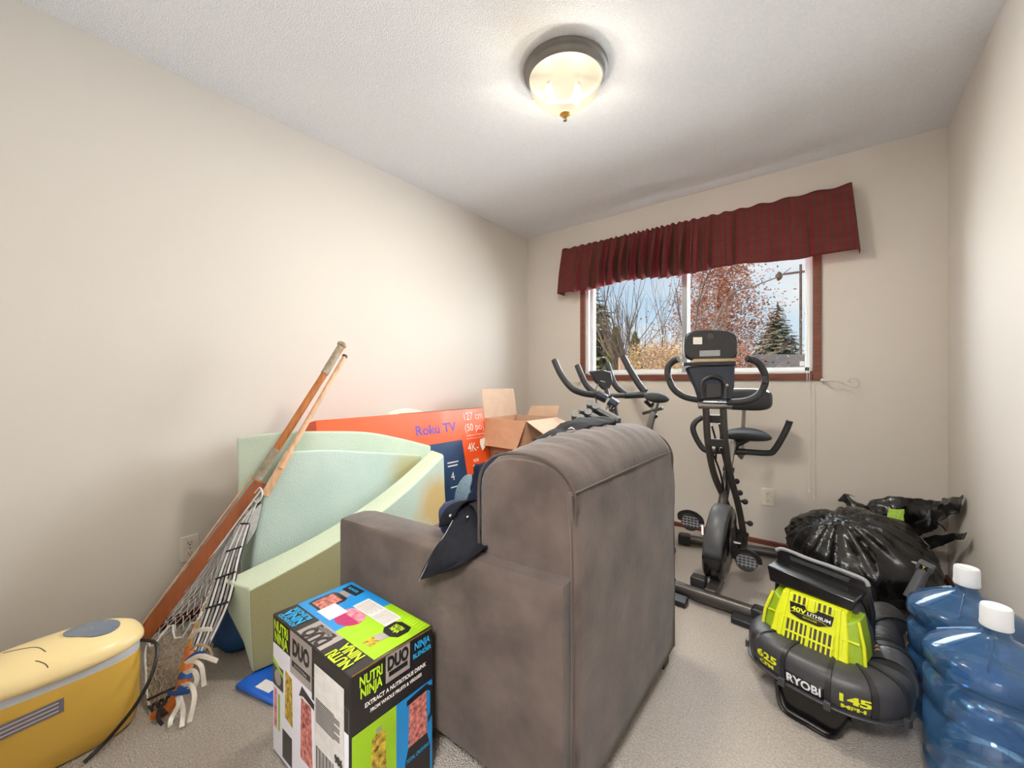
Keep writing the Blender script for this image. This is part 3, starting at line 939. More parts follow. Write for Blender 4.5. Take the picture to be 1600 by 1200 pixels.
# dense coral leaved tree
random.seed(51)
b = at(1122, 10)
t_ = thing('autumn_tree', 'dense coral leaved autumn tree behind the upright bike console', 'tree', b)
mb, tips = MB(), []
for i in range(7):
    branchy(mb, b + V((random.gauss(0, .15), random.gauss(0, .15), 0)), (random.gauss(0, .12), random.gauss(0, .12), 1), 1.6, .04, 4, tips, .36, .3, 3)
mb.build('branches', 'bark_pale', t_, smooth=60, fixn=False)
lv = MB()
pts = []
while len(pts) < 30000:
    q = V((random.gauss(0, .36), random.gauss(0, .36), random.uniform(0, 1)))
    k = q.z
    rr = 0.62 + .34 * noise.noise(V((k * 5, 0, 2))) - .25 * max(0, k - .8)
    if noise.noise(q * 4) > -.18:
        pts.append(b + V((q.x * rr / .5, q.y * rr / .5, -.0 + 5.6 * k)))
leaves(lv, pts, .038)
o = lv.build('leaves', 'leaf_orange', t_, smooth=0, fixn=False); o['kind'] = 'stuff'
random.seed(61)
# arching bare branches with an old nest
b = at(1085, 5.2)
t_ = thing('arching_tree', 'bare tree whose thin branches arch to the right under the valance', 'tree', b)
mb, tips = MB(), []
MB().tube([b, b + V((0, 0, 2.2))], [.06, .045], 7).build('trunk', 'bark', t_)
ex = V((math.cos(YAW), math.sin(YAW), 0))
for i in range(15):
    s0 = b + V((0, 0, random.uniform(1.6, 2.2)))
    branchy(mb, s0, ex * random.uniform(.7, 1.3) + V((0, random.gauss(0, .2), random.uniform(.15, .95))), random.uniform(.55, .95), .011, 2, tips, .25, .05, 3)
tipn = sight(1217, 432, 5.2)
mb.tube(catmull([b + V((0, 0, 2.1)), sight(1130, 475, 5.2), sight(1180, 447, 5.2), tipn, sight(1236, 418, 5.2)], 5), [.014 - .0005 * i for i in range(21)], 5)
mb.build('branches', 'bark', t_, smooth=60, fixn=False)
lv = MB(); leaves(lv, [random.choice(tips) + V((0, 0, -.02)) for _ in range(90)], .03)
o = lv.build('leaves', 'nest', t_, smooth=0, fixn=False); o['kind'] = 'stuff'
nb = MB().blob(tipn, (.035, .035, .05), .5, 14, 3)
nn = nb.build('bird_nest', 'nest', loc=tipn)
tag(nn, 'small dark ragged nest clump caught on an arching bare branch', 'nest')
# brush thicket low in the view
random.seed(71)
for i, (u, d, lab) in enumerate([(1008, 6.0, 'tan dry bush right of the pale cut trunk'), (1035, 6.4, 'pinkish dry bush in front of the tall dark bare tree'),
                                 (1058, 5.8, 'dry bush directly left of the middle window bar'), (1095, 6.6, 'dry bush behind the tablet ledge of the upright bike'), (1150, 6.3, 'orange tan bush right of the upright bike console')]):
    random.seed(72 + i)
    bq = at(u, d)
    t_ = bare_tree('dry_bush', bq, [((random.gauss(0, .15), random.gauss(0, .15), 0), (random.gauss(0, .13), random.gauss(0, .13), 1), random.uniform(.85, 1.15), .014) for _ in range(12)], lab, 80 + i, 'bark_pale', 2, None, 0, .032, .28, .5, 3, 'bush', 'dry bushes in the yard')
    lv, pts = MB(), []
    for _ in range(6500):
        k = random.random()
        a_ = random.uniform(0, 2 * PI)
        r_ = .42 * math.sqrt(random.random()) * (1 - .45 * k)
        pts.append(bq + V((r_ * math.cos(a_), r_ * math.sin(a_), .4 + 2.45 * k ** .8 + random.gauss(0, .06))))
    leaves(lv, pts, .021)
    o = lv.build('leaves', ('leaf_dry', 'leaf_pink', 'leaf_dry', 'leaf_pink', 'leaf_orange')[i], t_, smooth=0, fixn=False); o['kind'] = 'stuff'
bare_tree('yellow_bush', at(1198, 8.5), [((random.gauss(0, .2), random.gauss(0, .2), 0), (random.gauss(0, .2), random.gauss(0, .2), 1), 1.15, .014) for _ in range(10)], 'yellow green bush left of the grey roof', 95, 'bark_pale', 2, 'leaf_yellow', 700, .05, .35, .5, 3, 'bush')
# neighbour's house: shingled roof over stucco walls
hs = thing('neighbour_house', 'low stucco house with a weathered grey shingle roof beyond the yard', 'house', at(1250, 15))
a0, a1 = sight(1158, 595, 13.2), sight(1420, 595, 13.8)
b0, b1 = sight(1182, 556, 17.5), sight(1440, 556, 18)
a0.z = a1.z = 1.22; b0.z = b1.z = 2.20
rows = MB()
nr = 14
n_ = ((a1 - a0).cross(b0 - a0)).normalized()
if n_.z < 0: n_ = -n_
for i in range(nr):
    k0, k1 = i / nr, (i + 1) / nr
    p = [a0.lerp(b0, k0), a1.lerp(b1, k0), a1.lerp(b1, k1 + .02), a0.lerp(b0, k1 + .02)]
    rows.add([p[0] + n_ * .03, p[1] + n_ * .03, p[2], p[3], p[0], p[1]], [(0, 1, 2, 3), (4, 5, 1, 0)])
ro = rows.build('shingle_courses', 'roof', hs, smooth=0); ro['kind'] = 'stuff'
MB().prism([a0 + V((.3, .3, -.15)), a1 + V((-.3, .3, -.15)), b1 + V((-.3, 0, -1)), b0 + V((.3, 0, -1))], (0, 0, -2.3)).build('wall', 'stucco', hs)
pole = thing('utility_pole', 'thin dark utility pole near the right edge of the window', 'pole', at(1251, 22))
pb = at(1251, 22)
MB().rod(pb, pb + V((0, 0, 8.6)), .07, .06).build('shaft', 'bark', pole)
MB().box(pb + V((0, 0, 8.2)), (1.6, .1, .1)).build('crossarm', 'bark', pole)

# ------------------------------------------------------------------ armchair
ch = thing('armchair', 'grey brown suede armchair seen from behind, in the middle of the room', 'armchair', (-0.95, 1.2, 0))
CY0, CY1 = 0.84, 1.605
def back_ring(y, k, dz, lift):
    """backrest section in x, z at depth y; k shrinks it towards its rounded ends"""
    pts = [(-0.74, 0.40), (-0.775, 0.52), (-0.786, 0.63), (-0.786, 0.70)]
    cxx, czz, rx, rz_ = -0.632, 0.775, 0.155, 0.112
    for i in range(15):
        a = PI - PI * i / 14
        c_, s_ = math.cos(a), math.sin(a)
        pts.append((cxx + rx * abs(c_) ** .85 * (1 if c_ > 0 else -1), czz + rz_ * abs(s_) ** .85))
    pts += [(-0.482, 0.70), (-0.484, 0.55), (-0.486, 0.40)]
    return [V((-0.63 + (x + 0.63) * k, y, 0.62 + (z - 0.62) * (1 - (1 - k) * .55) + lift * max(0, (z - .62) / .28) ** 2)) for x, z in pts]
rings = []
nY = 26
for i in range(nY + 1):
    s_ = i / nY
    y = CY0 + 0.022 + (CY1 - CY0 - 0.044) * s_
    lift = -.010 + 0.052 * math.sin(PI * min(1, .07 + s_ * .72)) + 0.004 * math.sin(s_ * 60) 
    e_ = min(s_, 1 - s_) * nY
    rings.append(back_ring(y, 1.0, 0, lift - (0.012 if e_ < 0.5 else 0)))
r0 = back_ring(CY0 + 0.012, .94, 0, -.005); r1 = back_ring(CY1 - 0.012, .94, 0, -.005)
r00 = back_ring(CY0 + 0.004, .55, 0, -.05); r11 = back_ring(CY1 - 0.004, .55, 0, -.05)
MB().loft([r00, r0] + rings + [r1, r11]).build('backrest', 'suede', ch, smooth=60)
edge = [p + V((0, -.012, 0)) for p in back_ring(CY0 + 0.024, 1.004, 0, .003)][1:-1]
MB().tube(catmull(edge, 4), 0.0042, 6).build('piping', 'suede_seam', ch)
edge = [p + V((0, .012, 0)) for p in back_ring(CY1 - 0.024, 1.004, 0, .003)][1:-1]
MB().tube(catmull(edge, 4), 0.0042, 6).build('piping', 'suede_seam', ch)
# flat rear panel under the roll, slightly bellied
def rear(a, b):
    y = CY0 + (CY1 - CY0) * a
    z = 0.07 + 0.745 * b
    bel = 0.012 * math.sin(PI * a) * math.sin(PI * b) + 0.004 * noise.noise(V((y * 5, z * 5, 0)))
    return V((-0.478 + bel - .010 * max(0, b - .85) / .15, y, z))
mb = MB().grid(rear, 24, 24)
mb.build('rear_panel', 'suede', ch, smooth=60, solid=0.012)
MB().tube([(-.474, CY0 - .001, .07), (-.474, CY0 - .002, .45), (-.482, CY0 + .004, .81)], .0035, 6).build('piping', 'suede_seam', ch)
MB().tube([(-.474, CY1 + .001, .07), (-.474, CY1, .45), (-.482, CY1 - .004, .81)], .0035, 6).build('piping', 'suede_seam', ch)
MB().tube(catmull([(-.482, CY0 + .01, .812), (-.478, 1.0, .816), (-.476, 1.2, .818), (-.478, 1.45, .816), (-.482, CY1 - .01, .812)], 5), .003, 6).build('seam', 'suede_seam', ch)
def arm(ya, yb, outer):
    rings = []
    xs = [-1.462, -1.455, -1.43, -1.30, -1.10, -0.90, -0.75, -0.62, -0.52, -0.485]
    for i, x in enumerate(xs):
        k = [0.80, 0.94, 1, 1, 1, 1, 1, 1, 1, .97][i]
        top = 0.562 + (x + 1.46) / 0.98 * 0.044
        bel = 0.018 * math.sin(PI * min(1, max(0, (x + 1.46) / 0.98)))
        cy, hw = (ya + yb) / 2, (yb - ya) / 2
        o = outer
        pts = []
        for yy, zz in [(1, .07), (1.0, .25), (1.0, .42), (1.0, top - .022), (.985, top - .006), (.93, top + .002), (.4, top + .008), (-.4, top + .008), (-.86, top), (-.97, top - .02), (-1, top - .05), (-1, .07)]:
            y = cy + o * yy * hw * (k if abs(yy) > .5 else 1) + (o * bel * (1 if yy > .95 else 0) * math.sin(PI * zz / .62))
            pts.append(V((x, y, zz if zz < .1 else zz - (1 - k) * .05)))
        rings.append(pts)
    return MB().loft(rings).build('armrest', 'suede', ch, smooth=38)
arm(0.805, 0.955, -1)
arm(1.490, 1.640, 1)
MB().span((-1.43, .955, .07), (-.74, 1.49, .30)).build('seat_base', 'suede', ch, bevel=.02)
MB().span((-1.45, .962, .29), (-.755, 1.483, .43)).build('seat_cushion', 'suede', ch, bevel=.045, seg=4)
for x, y in ((-.52, .87), (-.52, 1.575), (-1.40, .86), (-1.40, 1.58)):
    MB().box((x, y, .036), (.055, .055, .072), taper=1.15).build('leg', 'leg_wood', ch, bevel=.004)

# ------------------------------------------------------------------ blender carton
BX0, BX1, BY0, BY1, BH = -1.288, -0.872, 0.508, 0.757, 0.400
bx = thing('blender_carton', 'blue, lime and black printed blender carton standing in front of the armchair', 'carton', ((BX0 + BX1) / 2, (BY0 + BY1) / 2, 0))
MB().span((BX0, BY0, 0), (BX1, BY1, BH)).build('carton_body', 'n_black', bx, bevel=.003)
def top(a, b): return V((BX0 + (BX1 - BX0) * a, BY0 + (BY1 - BY0) * b, BH))
def rgt(a, b): return V((BX1, BY0 + (BY1 - BY0) * a, BH * b))
def lft(a, b): return V((BX0 + (BX1 - BX0) * a, BY0, BH * b))
def outw(fn): return (fn(1, 0) - fn(0, 0)).cross(fn(0, 1) - fn(0, 0))
def quad(fn, a0, b0, a1, b1, m, lift=.0002, name='print'):
    return decal([fn(a0, b0), fn(a1, b0), fn(a1, b1), fn(a0, b1)], m, bx, name, lift, out=outw(fn))
def poly(fn, pts, m, lift=.0006, name='print'):
    return decal([fn(a, b) for a, b in pts], m, bx, name, lift, out=outw(fn))
def disc(fn, a, b, ra, rb, m, lift=.0006, a0=0, a1=360, name='print'):
    return poly(fn, [(a + ra * math.cos(math.radians(t)), b + rb * math.sin(math.radians(t))) for t in [a0 + (a1 - a0) * i / 24 for i in range(25 if a1 - a0 < 360 else 24)]], m, lift, name)
# lid print
quad(top, .015, .27, .545, .985, 'n_blue'); quad(top, .545, .27, .985, .985, 'n_lime')
quad(top, .345, .015, .655, .27, 'n_grey')
U, X_ = (0, -1, 0), (-1, 0, 0)
text('NUTRI\nNINJA', top(.82, .135), X_, U, .040, 'n_lime_ink', bx, .03, width=.085, lift=.0016)
text('DUO', top(.50, .105), X_, U, .055, 'n_black', bx, .055, width=.095, lift=.0016)
quad(top, .40, .185, .60, .245, 'n_black', .0005)
text('BLENDING\nSYSTEM', top(.50, .215), X_, U, .009, 'n_grey', bx, .02, width=.066, lift=.0022)
text('NINJA', top(.17, .125), X_, U, .036, 'n_blue_ink', bx, .03, width=.092, lift=.0016)
text('BLENDER', top(.17, .215), X_, U, .020, 'n_blue_ink', bx, .03, width=.095, lift=.0016)
text('ADVANCED', top(.17, .04), X_, U, .016, 'n_blue_ink', bx, .03, width=.095, lift=.0016)
# jar picture, cup picture, fruit drink and pasted papers on the lid
poly(top, [(.07, .36), (.055, .44), (.06, .68), (.10, .72), (.23, .72), (.25, .66), (.25, .44), (.22, .36)], 'n_black')
poly(top, [(.085, .39), (.08, .66), (.225, .66), (.225, .39)], 'n_fruit', .0010)
poly(top, [(.10, .72), (.105, .79), (.21, .79), (.215, .72)], 'n_grey', .0009)
poly(top, [(.07, .79), (.06, .93), (.24, .95), (.25, .81)], 'n_black')
text('BLENDER', top(.155, .87), (1, 0, 0), (0, 1, 0), .014, 'n_blue_ink', bx, .02, width=.052, lift=.0022)
quad(top, .225, .335, .40, .56, 'n_white', .0014, 'pasted_paper')
quad(top, .36, .66, .76, .88, 'sticker', .0010, 'pasted_paper')
for i in range(9):
    quad(top, .38, .68 + i * .021, .56 if i % 3 else .54, .686 + i * .021, 'n_grey', .0016)
    quad(top, .59, .68 + i * .021, .74, .686 + i * .021, 'n_grey', .0016)
disc(top, .47, .52, .118, .16, 'n_pink', .0007, 0, 180)
disc(top, .47, .52, .118, .16, 'n_dkpink', .0007, 180, 360)
poly(top, [(.79, .34), (.785, .47), (.86, .47), (.865, .36)], 'n_mixed', .0009)
poly(top, [(.785, .47), (.80, .58), (.87, .58), (.86, .47)], 'n_grey', .0009)
poly(top, [(.80, .58), (.76, .64), (.76, .78), (.80, .83), (.90, .83), (.925, .76), (.92, .63), (.87, .58)], 'n_black')
text('NUTRI\nNINJA', top(.84, .71), (1, 0, 0), (0, 1, 0), .018, 'n_lime_ink', bx, .02, width=.036, lift=.0022)
for i in range(6):
    quad(top, .80 + .028 * i, .86, .806 + .028 * i, .97, 'n_lime_ink', .0005)
# right face (towards +x)
UZ, RY = (0, 0, 1), (0, 1, 0)
quad(rgt, .02, .02, .51, .64, 'n_lime'); quad(rgt, .51, .02, .98, .64, 'n_blue')
text('NUTRI\nNINJA', rgt(.22, .895), RY, UZ, .034, 'n_lime_ink', bx, .03, width=.062, lift=.0016)
quad(rgt, .385, .82, .68, .99, 'n_grey')
text('DUO', rgt(.53, .93), RY, UZ, .045, 'n_black', bx, .055, width=.064, lift=.0016)
quad(rgt, .42, .85, .65, .88, 'n_black', .0005)
text('NINJA', rgt(.84, .935), RY, UZ, .026, 'n_blue_ink', bx, .03, width=.052, lift=.0016)
text('BLENDER', rgt(.84, .875), RY, UZ, .017, 'n_blue_ink', bx, .03, width=.062, lift=.0016)
text('EXTRACT A NUTRITIOUS DRINK', rgt(.52, .775), RY, UZ, .015, 'white_ink', bx, .03, width=.185, lift=.0016)
text('FROM WHOLE FRUITS & VEGGIES', rgt(.52, .725), RY, UZ, .0125, 'white_ink', bx, .03, width=.155, lift=.0016)
poly(rgt, [(.20, .10), (.23, .54), (.30, .56), (.38, .54), (.40, .10)], 'n_mixed', .0006)
poly(rgt, [(.27, .56), (.27, .585), (.34, .585), (.34, .56)], 'n_grey', .0007)
poly(rgt, [(.66, .30), (.67, .58), (.90, .60), (.91, .30)], 'n_fruit', .0007)
poly(rgt, [(.64, .58), (.64, .615), (.92, .635), (.92, .59)], 'n_black', .0008)
poly(rgt, [(.92, .62), (.98, .60), (.98, .40), (.92, .36), (.92, .40), (.955, .42), (.955, .57), (.92, .585)], 'n_black', .0008)
poly(rgt, [(.60, .02), (.62, .22), (.66, .30), (.91, .30), (.95, .2), (.95, .02)], 'n_black', .0008)
text('TOTAL CRUSHING', rgt(.78, .22), RY, UZ, .014, 'n_blue_ink', bx, .02, width=.075, lift=.0024)
# left face (towards -y)
RX = (1, 0, 0)
quad(lft, .01, .02, .99, .80, 'n_white')
quad(lft, .275, .70, .57, .99, 'n_grey', .0006); quad(lft, .57, .66, .99, .80, 'n_black', .0005)
text('NUTRI\nNINJA', lft(.14, .895), RX, UZ, .040, 'n_lime_ink', bx, .03, width=.088, lift=.0016)
text('DUO', lft(.425, .885), RX, UZ, .058, 'n_black', bx, .055, width=.096, lift=.0016)
quad(lft, .30, .755, .55, .795, 'n_black', .0010)
text('SYSTEM', lft(.425, .775), RX, UZ, .011, 'n_grey', bx, .02, width=.07, lift=.0024)
quad(lft, .605, .02, .945, .905, 'sticker', .0012, 'pasted_label')
for i in range(13):
    quad(lft, .625, .55 + i * .012, .90 if i % 4 else .84, .556 + i * .012, 'n_black', .0018)
for i in range(16):
    quad(lft, .63 + i * .013, .22, .63 + i * .013 + (.004 if i % 3 else .008), .40, 'n_black', .0018)
text('986', lft(.89, .45), RX, UZ, .026, 'n_black', bx, .055, width=.036, lift=.0028)
quad(lft, .01, .50, .17, .66, 'n_black', .0006); disc(lft, .09, .575, .05, .055, 'n_grey', .0012)
poly(lft, [(.01, .66), (.17, .60), (.17, .63), (.01, .70)], 'n_lime', .0008)
poly(lft, [(.20, .35), (.205, .68), (.30, .66), (.31, .33)], 'n_mixed', .0008)
poly(lft, [(.42, .20), (.43, .60), (.56, .60), (.58, .20)], 'n_fruit', .0008)
poly(lft, [(.40, .60), (.44, .68), (.60, .64), (.60, .60), (.46, .62)], 'n_black', .0009)
quad(lft, .03, .20, .07, .48, 'n_pink', .0008); quad(lft, .09, .20, .12, .46, 'n_lime', .0008); quad(lft, .16, .05, .30, .25, 'n_black', .0008)
MB().box((BX1 + .0002, (BY0 + BY1) / 2, BH - .002), (.0012, BY1 - BY0 - .01, .0035)).build('worn_edge', 'gold', bx)

# ------------------------------------------------------------------ mattress foam
def foam(name_label, rows, m, thick, base, mat2=None):
    """rows: net of control points on the visible face, bottom row last"""
    mb = MB().patch(rows, wob=0.002, ws=3)
    t_ = mb.build('foam_slab', m, loc=base, smooth=50, solid=thick, bevel=.006)
    return tag(t_, name_label, 'foam slab', 'mattress foam pieces')
# tall sheet at the back, against the television carton
foam('tall pale green foam sheet standing at the back behind the lacrosse sticks',
     [[(-2.100, .679, .828), (-2.03, .867, .838), (-1.97, 1.19, .812), (-1.93, 1.40, .762), (-1.89, 1.609, .693)],
      [(-2.085, .681, .60), (-2.015, .867, .60), (-1.94, 1.19, .58), (-1.90, 1.40, .55), (-1.865, 1.60, .50)],
      [(-2.065, .683, .30), (-1.995, .867, .30), (-1.90, 1.19, .30), (-1.87, 1.40, .28), (-1.84, 1.59, .25)],
      [(-2.05, .685, .012), (-1.98, .867, .012), (-1.87, 1.19, .012), (-1.84, 1.40, .012), (-1.82, 1.58, .012)]], 'foam_green', .040, (-1.98, 1.1, 0))
# folded sheet in the middle
foam('middle pale foam sheet folded between the tall sheet and the thick slab',
     [[(-1.955, .830, .757), (-1.925, 1.0, .747), (-1.90, 1.154, .722), (-1.855, 1.517, .655)],
      [(-1.95, .735, .579), (-1.910, .95, .56), (-1.880, 1.154, .54), (-1.848, 1.517, .5)],
      [(-1.925, .677, .332), (-1.890, .93, .32), (-1.865, 1.15, .30), (-1.842, 1.51, .28)],
      [(-1.905, .66, .012), (-1.88, .92, .012), (-1.86, 1.15, .012), (-1.84, 1.51, .012)]], 'foam_blue', .026, (-1.9, 1.1, 0))
# thick slab in front, lying on its long edge with a wedge shaped near end
rings = []
for i in range(15):
    s_ = i / 14
    y = .585 + .985 * s_
    zt = .318 + .355 * s_ - .03 * math.sin(PI * s_)
    zb = .026 + .07 * s_ ** 2
    x1 = -1.690 - .03 * s_ + .055 * math.sin(PI * s_)
    x0 = x1 - .120 + .018 * s_
    e_ = max(0, 1 - s_ * 5)
    rings.append([V((x0, y - .040 * e_, zt + .008)), V((x0 + .06, y - .02 * e_, zt)), V((x1 - .012, y, zt - .004)), V((x1, y + .002, zt - .014)), V((x1 + .01, y, zt * .66 + zb * .34)), V((x1 + .028, y, zt * .3 + zb * .7)), V((x1 + .045 - .01 * s_, y, zb)), V((x1 + .025, y, zb)), V((x0 + .03 + .06 * e_, y - .01 * e_, zt * .3 + zb * .7)), V((x0, y - .03 * e_, zt * .6 + zb * .4))])
fm_ = MB().loft(rings)
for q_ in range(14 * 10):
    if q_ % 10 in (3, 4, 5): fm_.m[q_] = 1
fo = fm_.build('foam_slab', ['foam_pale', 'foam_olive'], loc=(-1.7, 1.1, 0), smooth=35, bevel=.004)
tag(fo, 'thick long foam slab with a wedge shaped end, nearest the armchair', 'foam slab', 'mattress foam pieces')

# blue packages on the carpet under the foam
def lump(name, c, rad, m, lab, cat, amp=.12, rz=0, group=None, sq=.004, sub=4):
    mb = MB().blob(c, rad, amp, 9, sub, Matrix.Rotation(rz, 3, 'Z'), squash=sq)
    return tag(mb.build(name, m, loc=(c[0], c[1], 0), smooth=70), lab, cat, group)

# ------------------------------------------------------------------ television carton
tv = thing('television_carton', 'big flat orange and navy television carton leaning on the left wall', 'carton', (-1.95, 1.6, 0))
P00, P01 = V((-1.850, 1.0, .004)), V((-1.850, 2.245, .004))
P10, P11 = V((-2.035, 1.0, .855)), V((-2.035, 2.245, .855))
upv = (P10 - P00).normalized(); alv = V((0, 1, 0)); nrv = alv.cross(upv)
if nrv.x < 0: nrv = -nrv
TH = .14
back_off = -nrv * TH
mb = MB()
mb.add([P00, P01, P11, P10, P00 + back_off, P01 + back_off, P11 + back_off, P10 + back_off], [(0, 1, 2, 3), (7, 6, 5, 4), (3, 2, 6, 7), (0, 4, 5, 1), (0, 3, 7, 4), (1, 5, 6, 2)])
zmin = min(p.z for p in mb.v)
for p in mb.v: p.z -= zmin - .002
dz = V((0, 0, -zmin + .002))
mb.build('carton_body', 'orange', tv, bevel=.004)
HT = (P10 - P00).length
def tvp(a, b): return P00 + dz + alv * (1.245 * a) + upv * (HT * b) + nrv * .0005
def tvq(a0, b0, a1, b1, m, l=.0003, name='print'):
    return decal([tvp(a0, b0), tvp(a1, b0), tvp(a1, b1), tvp(a0, b1)], m, tv, name, l)
tvq(.10, .10, .79, .76, 'tv_navy')
text('Roku TV', tvp(.62, .865), alv, upv, .085, 'purple', tv, .018, width=.34)
text('127 cm', tvp(.902, .935), alv, upv, .075, 'white_ink', tv, .0, width=.19)
text('(50 po)', tvp(.902, .845), alv, upv, .072, 'white_ink', tv, .0, width=.19)
text('mesuree en diagonale', tvp(.902, .785), alv, upv, .018, 'white_ink', tv, .005, width=.18)
tvq(.825, .757, .98, .760, 'white_ink', .0006)
text('4K-', tvp(.868, .685), alv, upv, .085, 'white_ink', tv, .003, width=.105)
text('HDR', tvp(.875, .58), alv, upv, .030, 'white_ink', tv, .02, width=.055)
for i, wd in enumerate((.10, .17, .13, .16)):
    tvq(.845, .54 - i * .035, .845 + wd * .72, .548 - i * .035, 'white_ink', .0006)
for i, (a, b, wd) in enumerate(((.66, .60, .08), (.66, .575, .07), (.66, .42, .05))):
    tvq(a, b, a + wd, b + .008, 'white_ink', .0008)
text('4', tvp(.685, .50), alv, upv, .075, 'white_ink', tv, .0, width=.03)
# torn white patch near the right edge
tp = MB().patch([[tvp(.93, .74) + nrv * .004, tvp(.96, .745) + nrv * .012, tvp(.99, .735) + nrv * .02, tvp(1.01, .70) + nrv * .035],
                 [tvp(.925, .70) + nrv * .004, tvp(.95, .71) + nrv * .010, tvp(.975, .705) + nrv * .02, tvp(1.03, .69) + nrv * .05],
                 [tvp(.935, .645) + nrv * .004, tvp(.945, .66) + nrv * .012, tvp(.955, .675) + nrv * .018, tvp(.985, .690) + nrv * .03]])
tp.build('torn_patch', 'paper', tv, solid=.0015)
tn = -nrv
def tvt(a, b): return P10 + dz + alv * (1.245 * a) + tn * (TH * b) + upv * .0005
decal([tvt(.75, .25), tvt(.88, .25), tvt(.88, .75), tvt(.75, .75)], 'white_ink', tv, 'shipping_label', .0006)
text('Roku TV', tvt(.938, .5), alv, tn, .04, 'purple', tv, .02, width=.09)
decal([tvt(.06, .08), tvt(.12, .08), tvt(.12, .35), tvt(.06, .35)], 'white_ink', tv, 'small_label', .0006)
MB().tube([tvt(a / 10, .0) + V((.001, 0, 0)) for a in range(4, 11)], .0012, 5).build('tear_line', 'wood_red', tv)
wrap = MB().blob((-2.19, 1.66, .70), (.06, .24, .205), .08, 5, 4, None)
tag(wrap.build('plastic_wrap', 'plastic_wrap', loc=(-2.15, 1.62, .46), smooth=70), 'pale frosted plastic wrap bulging up behind the orange television carton', 'wrap')

# ------------------------------------------------------------------ open cardboard box in the corner
cb = thing('cardboard_box', 'open brown cardboard box with raised flaps in the far corner', 'box', (-1.845, 2.46, 0))
KX0, KX1, KY0, KY1, KH = -2.04, -1.652, 2.263, 2.66, .804
th = .005
MB().span((KX0, KY0, 0), (KX1, KY0 + th, KH)).build('side_panel', 'cardboard', cb)
MB().span((KX0, KY1 - th, 0), (KX1, KY1, KH)).build('side_panel', 'cardboard_in', cb)
MB().span((KX0, KY0 + th, 0), (KX0 + th, KY1 - th, KH)).build('side_panel', 'cardboard', cb)
MB().span((KX1 - th, KY0 + th, 0), (KX1, KY1 - th, KH)).build('side_panel', 'cardboard', cb)
MB().span((KX0 + th, KY0 + th, .002), (KX1 - th, KY1 - th, .008)).build('bottom_panel', 'cardboard', cb)
def flap(pts, m):
    n = (V(pts[1]) - V(pts[0])).cross(V(pts[2]) - V(pts[0])).normalized()
    MB().prism(pts, n * .004).build('flap', m, cb, smooth=0)
flap([(KX0, KY0, KH), (KX1, KY0, KH), (KX1 - .01, KY0 - .10, KH - .185), (KX0 + .06, KY0 - .085, KH - .185)], 'cardboard')
flap([(KX0 + .002, KY0, KH), (KX0 + .002, KY1, KH), (KX0 - .01, KY1 - .03, KH + .215), (KX0 - .01, KY0 - .02, KH + .215)], 'cardboard_in')
flap([(KX1, KY0 + .005, KH), (KX1, KY1 - .005, KH), (KX1 + .12, KY1 - .03, KH - .03), (KX1 + .15, KY0 + .04, KH - .10)], 'cardboard_in')
flap([(KX0 + .12, KY1 - .002, KH), (KX1, KY1 - .002, KH), (KX1 + .005, KY1 + .03, KH + .085), (KX0 + .13, KY1 + .03, KH + .075)], 'cardboard_in')

# ------------------------------------------------------------------ foam roller and clothes on the armchair
rl = thing('foam_roller', 'blue grey speckled foam roller lying in the armchair seat', 'roller', (-1.16, 1.24, .43))
ra, rb_ = sight(726, 778, 1.72), sight(800, 795, 1.62)
ra.z = rb_.z = .60
dd = (rb_ - ra).normalized(); rb_ = ra + dd * .40
rl_ = MB().lathe([(.0, 0), (.028, 0), (.030, .003), (.078, .003), (.086, .010), (.0865, .03), (.0865, .37), (.086, .39), (.078, .397), (.03, .397), (.028, .4), (0, .4)], ra, dd, 40)
rl_.build('cylinder', 'roller', rl, smooth=50)
MB().lathe([(.027, 0), (.03, -.001), (.03, .002), (.027, .002)], ra - dd * .0005, dd, 24).build('end_hole_rim', 'slot', rl)

tr = thing('trousers', 'dark navy trousers slung over the near armrest of the armchair', 'trousers', (-0.95, .9, .6))
rowsT = [[sight(722, 786, 1.33), sight(700, 828, 1.235), sight(676, 868, 1.172), sight(656, 906, 1.172)],
         [sight(738, 782, 1.33), sight(722, 826, 1.225), sight(702, 872, 1.115), sight(678, 900, 1.140)],
         [sight(760, 786, 1.33), sight(748, 828, 1.22), sight(735, 862, 1.13), sight(716, 884, 1.092)],
         [sight(785, 800, 1.30), sight(778, 830, 1.22), sight(770, 848, 1.16), sight(752, 858, 1.108)]]
MB().patch(rowsT, wob=.004, ws=14).build('draped_leg', 'denim', tr, smooth=70, solid=.008)
MB().tube(catmull([p + V((.004, -.006, .002)) for p in rowsT[0]], 6), .0013, 5).build('seam', 'cord_grey', tr)
# rolled waistband loop with its blue lining
cw = sight(699, 812, 1.33)
ax = (sight(760, 800, 1.33) - sight(690, 815, 1.33)).normalized()
MB().lathe([(.0, -.02), (.040, -.018), (.055, .0), (.058, .03), (.050, .06), (0, .065)], cw, ax, 24).build('lining', 'lining', tr, smooth=70)
bandr = []
for i in range(15):
    a = -0.4 + 2.9 * i / 14
    p0 = sight(722, 812, 1.30) + V((0, 0, -.005))
    e1, e2 = V((0, 0, 1)), V((-.25, -.97, 0))
    c_ = p0 + (e1 * math.cos(a - .9) + e2 * math.sin(a - .9)) * .062
    bandr.append([c_ + ax * -.018, c_ + ax * .030])
mb = MB()
mb.grid(lambda a, b: bandr[int(round(a * 14))][0].lerp(bandr[int(round(a * 14))][1], b), 14, 3)
mb.build('waistband', 'denim', tr, smooth=70, solid=.006)
for q in ((704, 806, 1.245), (731, 808, 1.25)):
    MB().blob(sight(*q), (.0055, .0055, .0055), sub=2).build('rivet', 'chrome', tr)
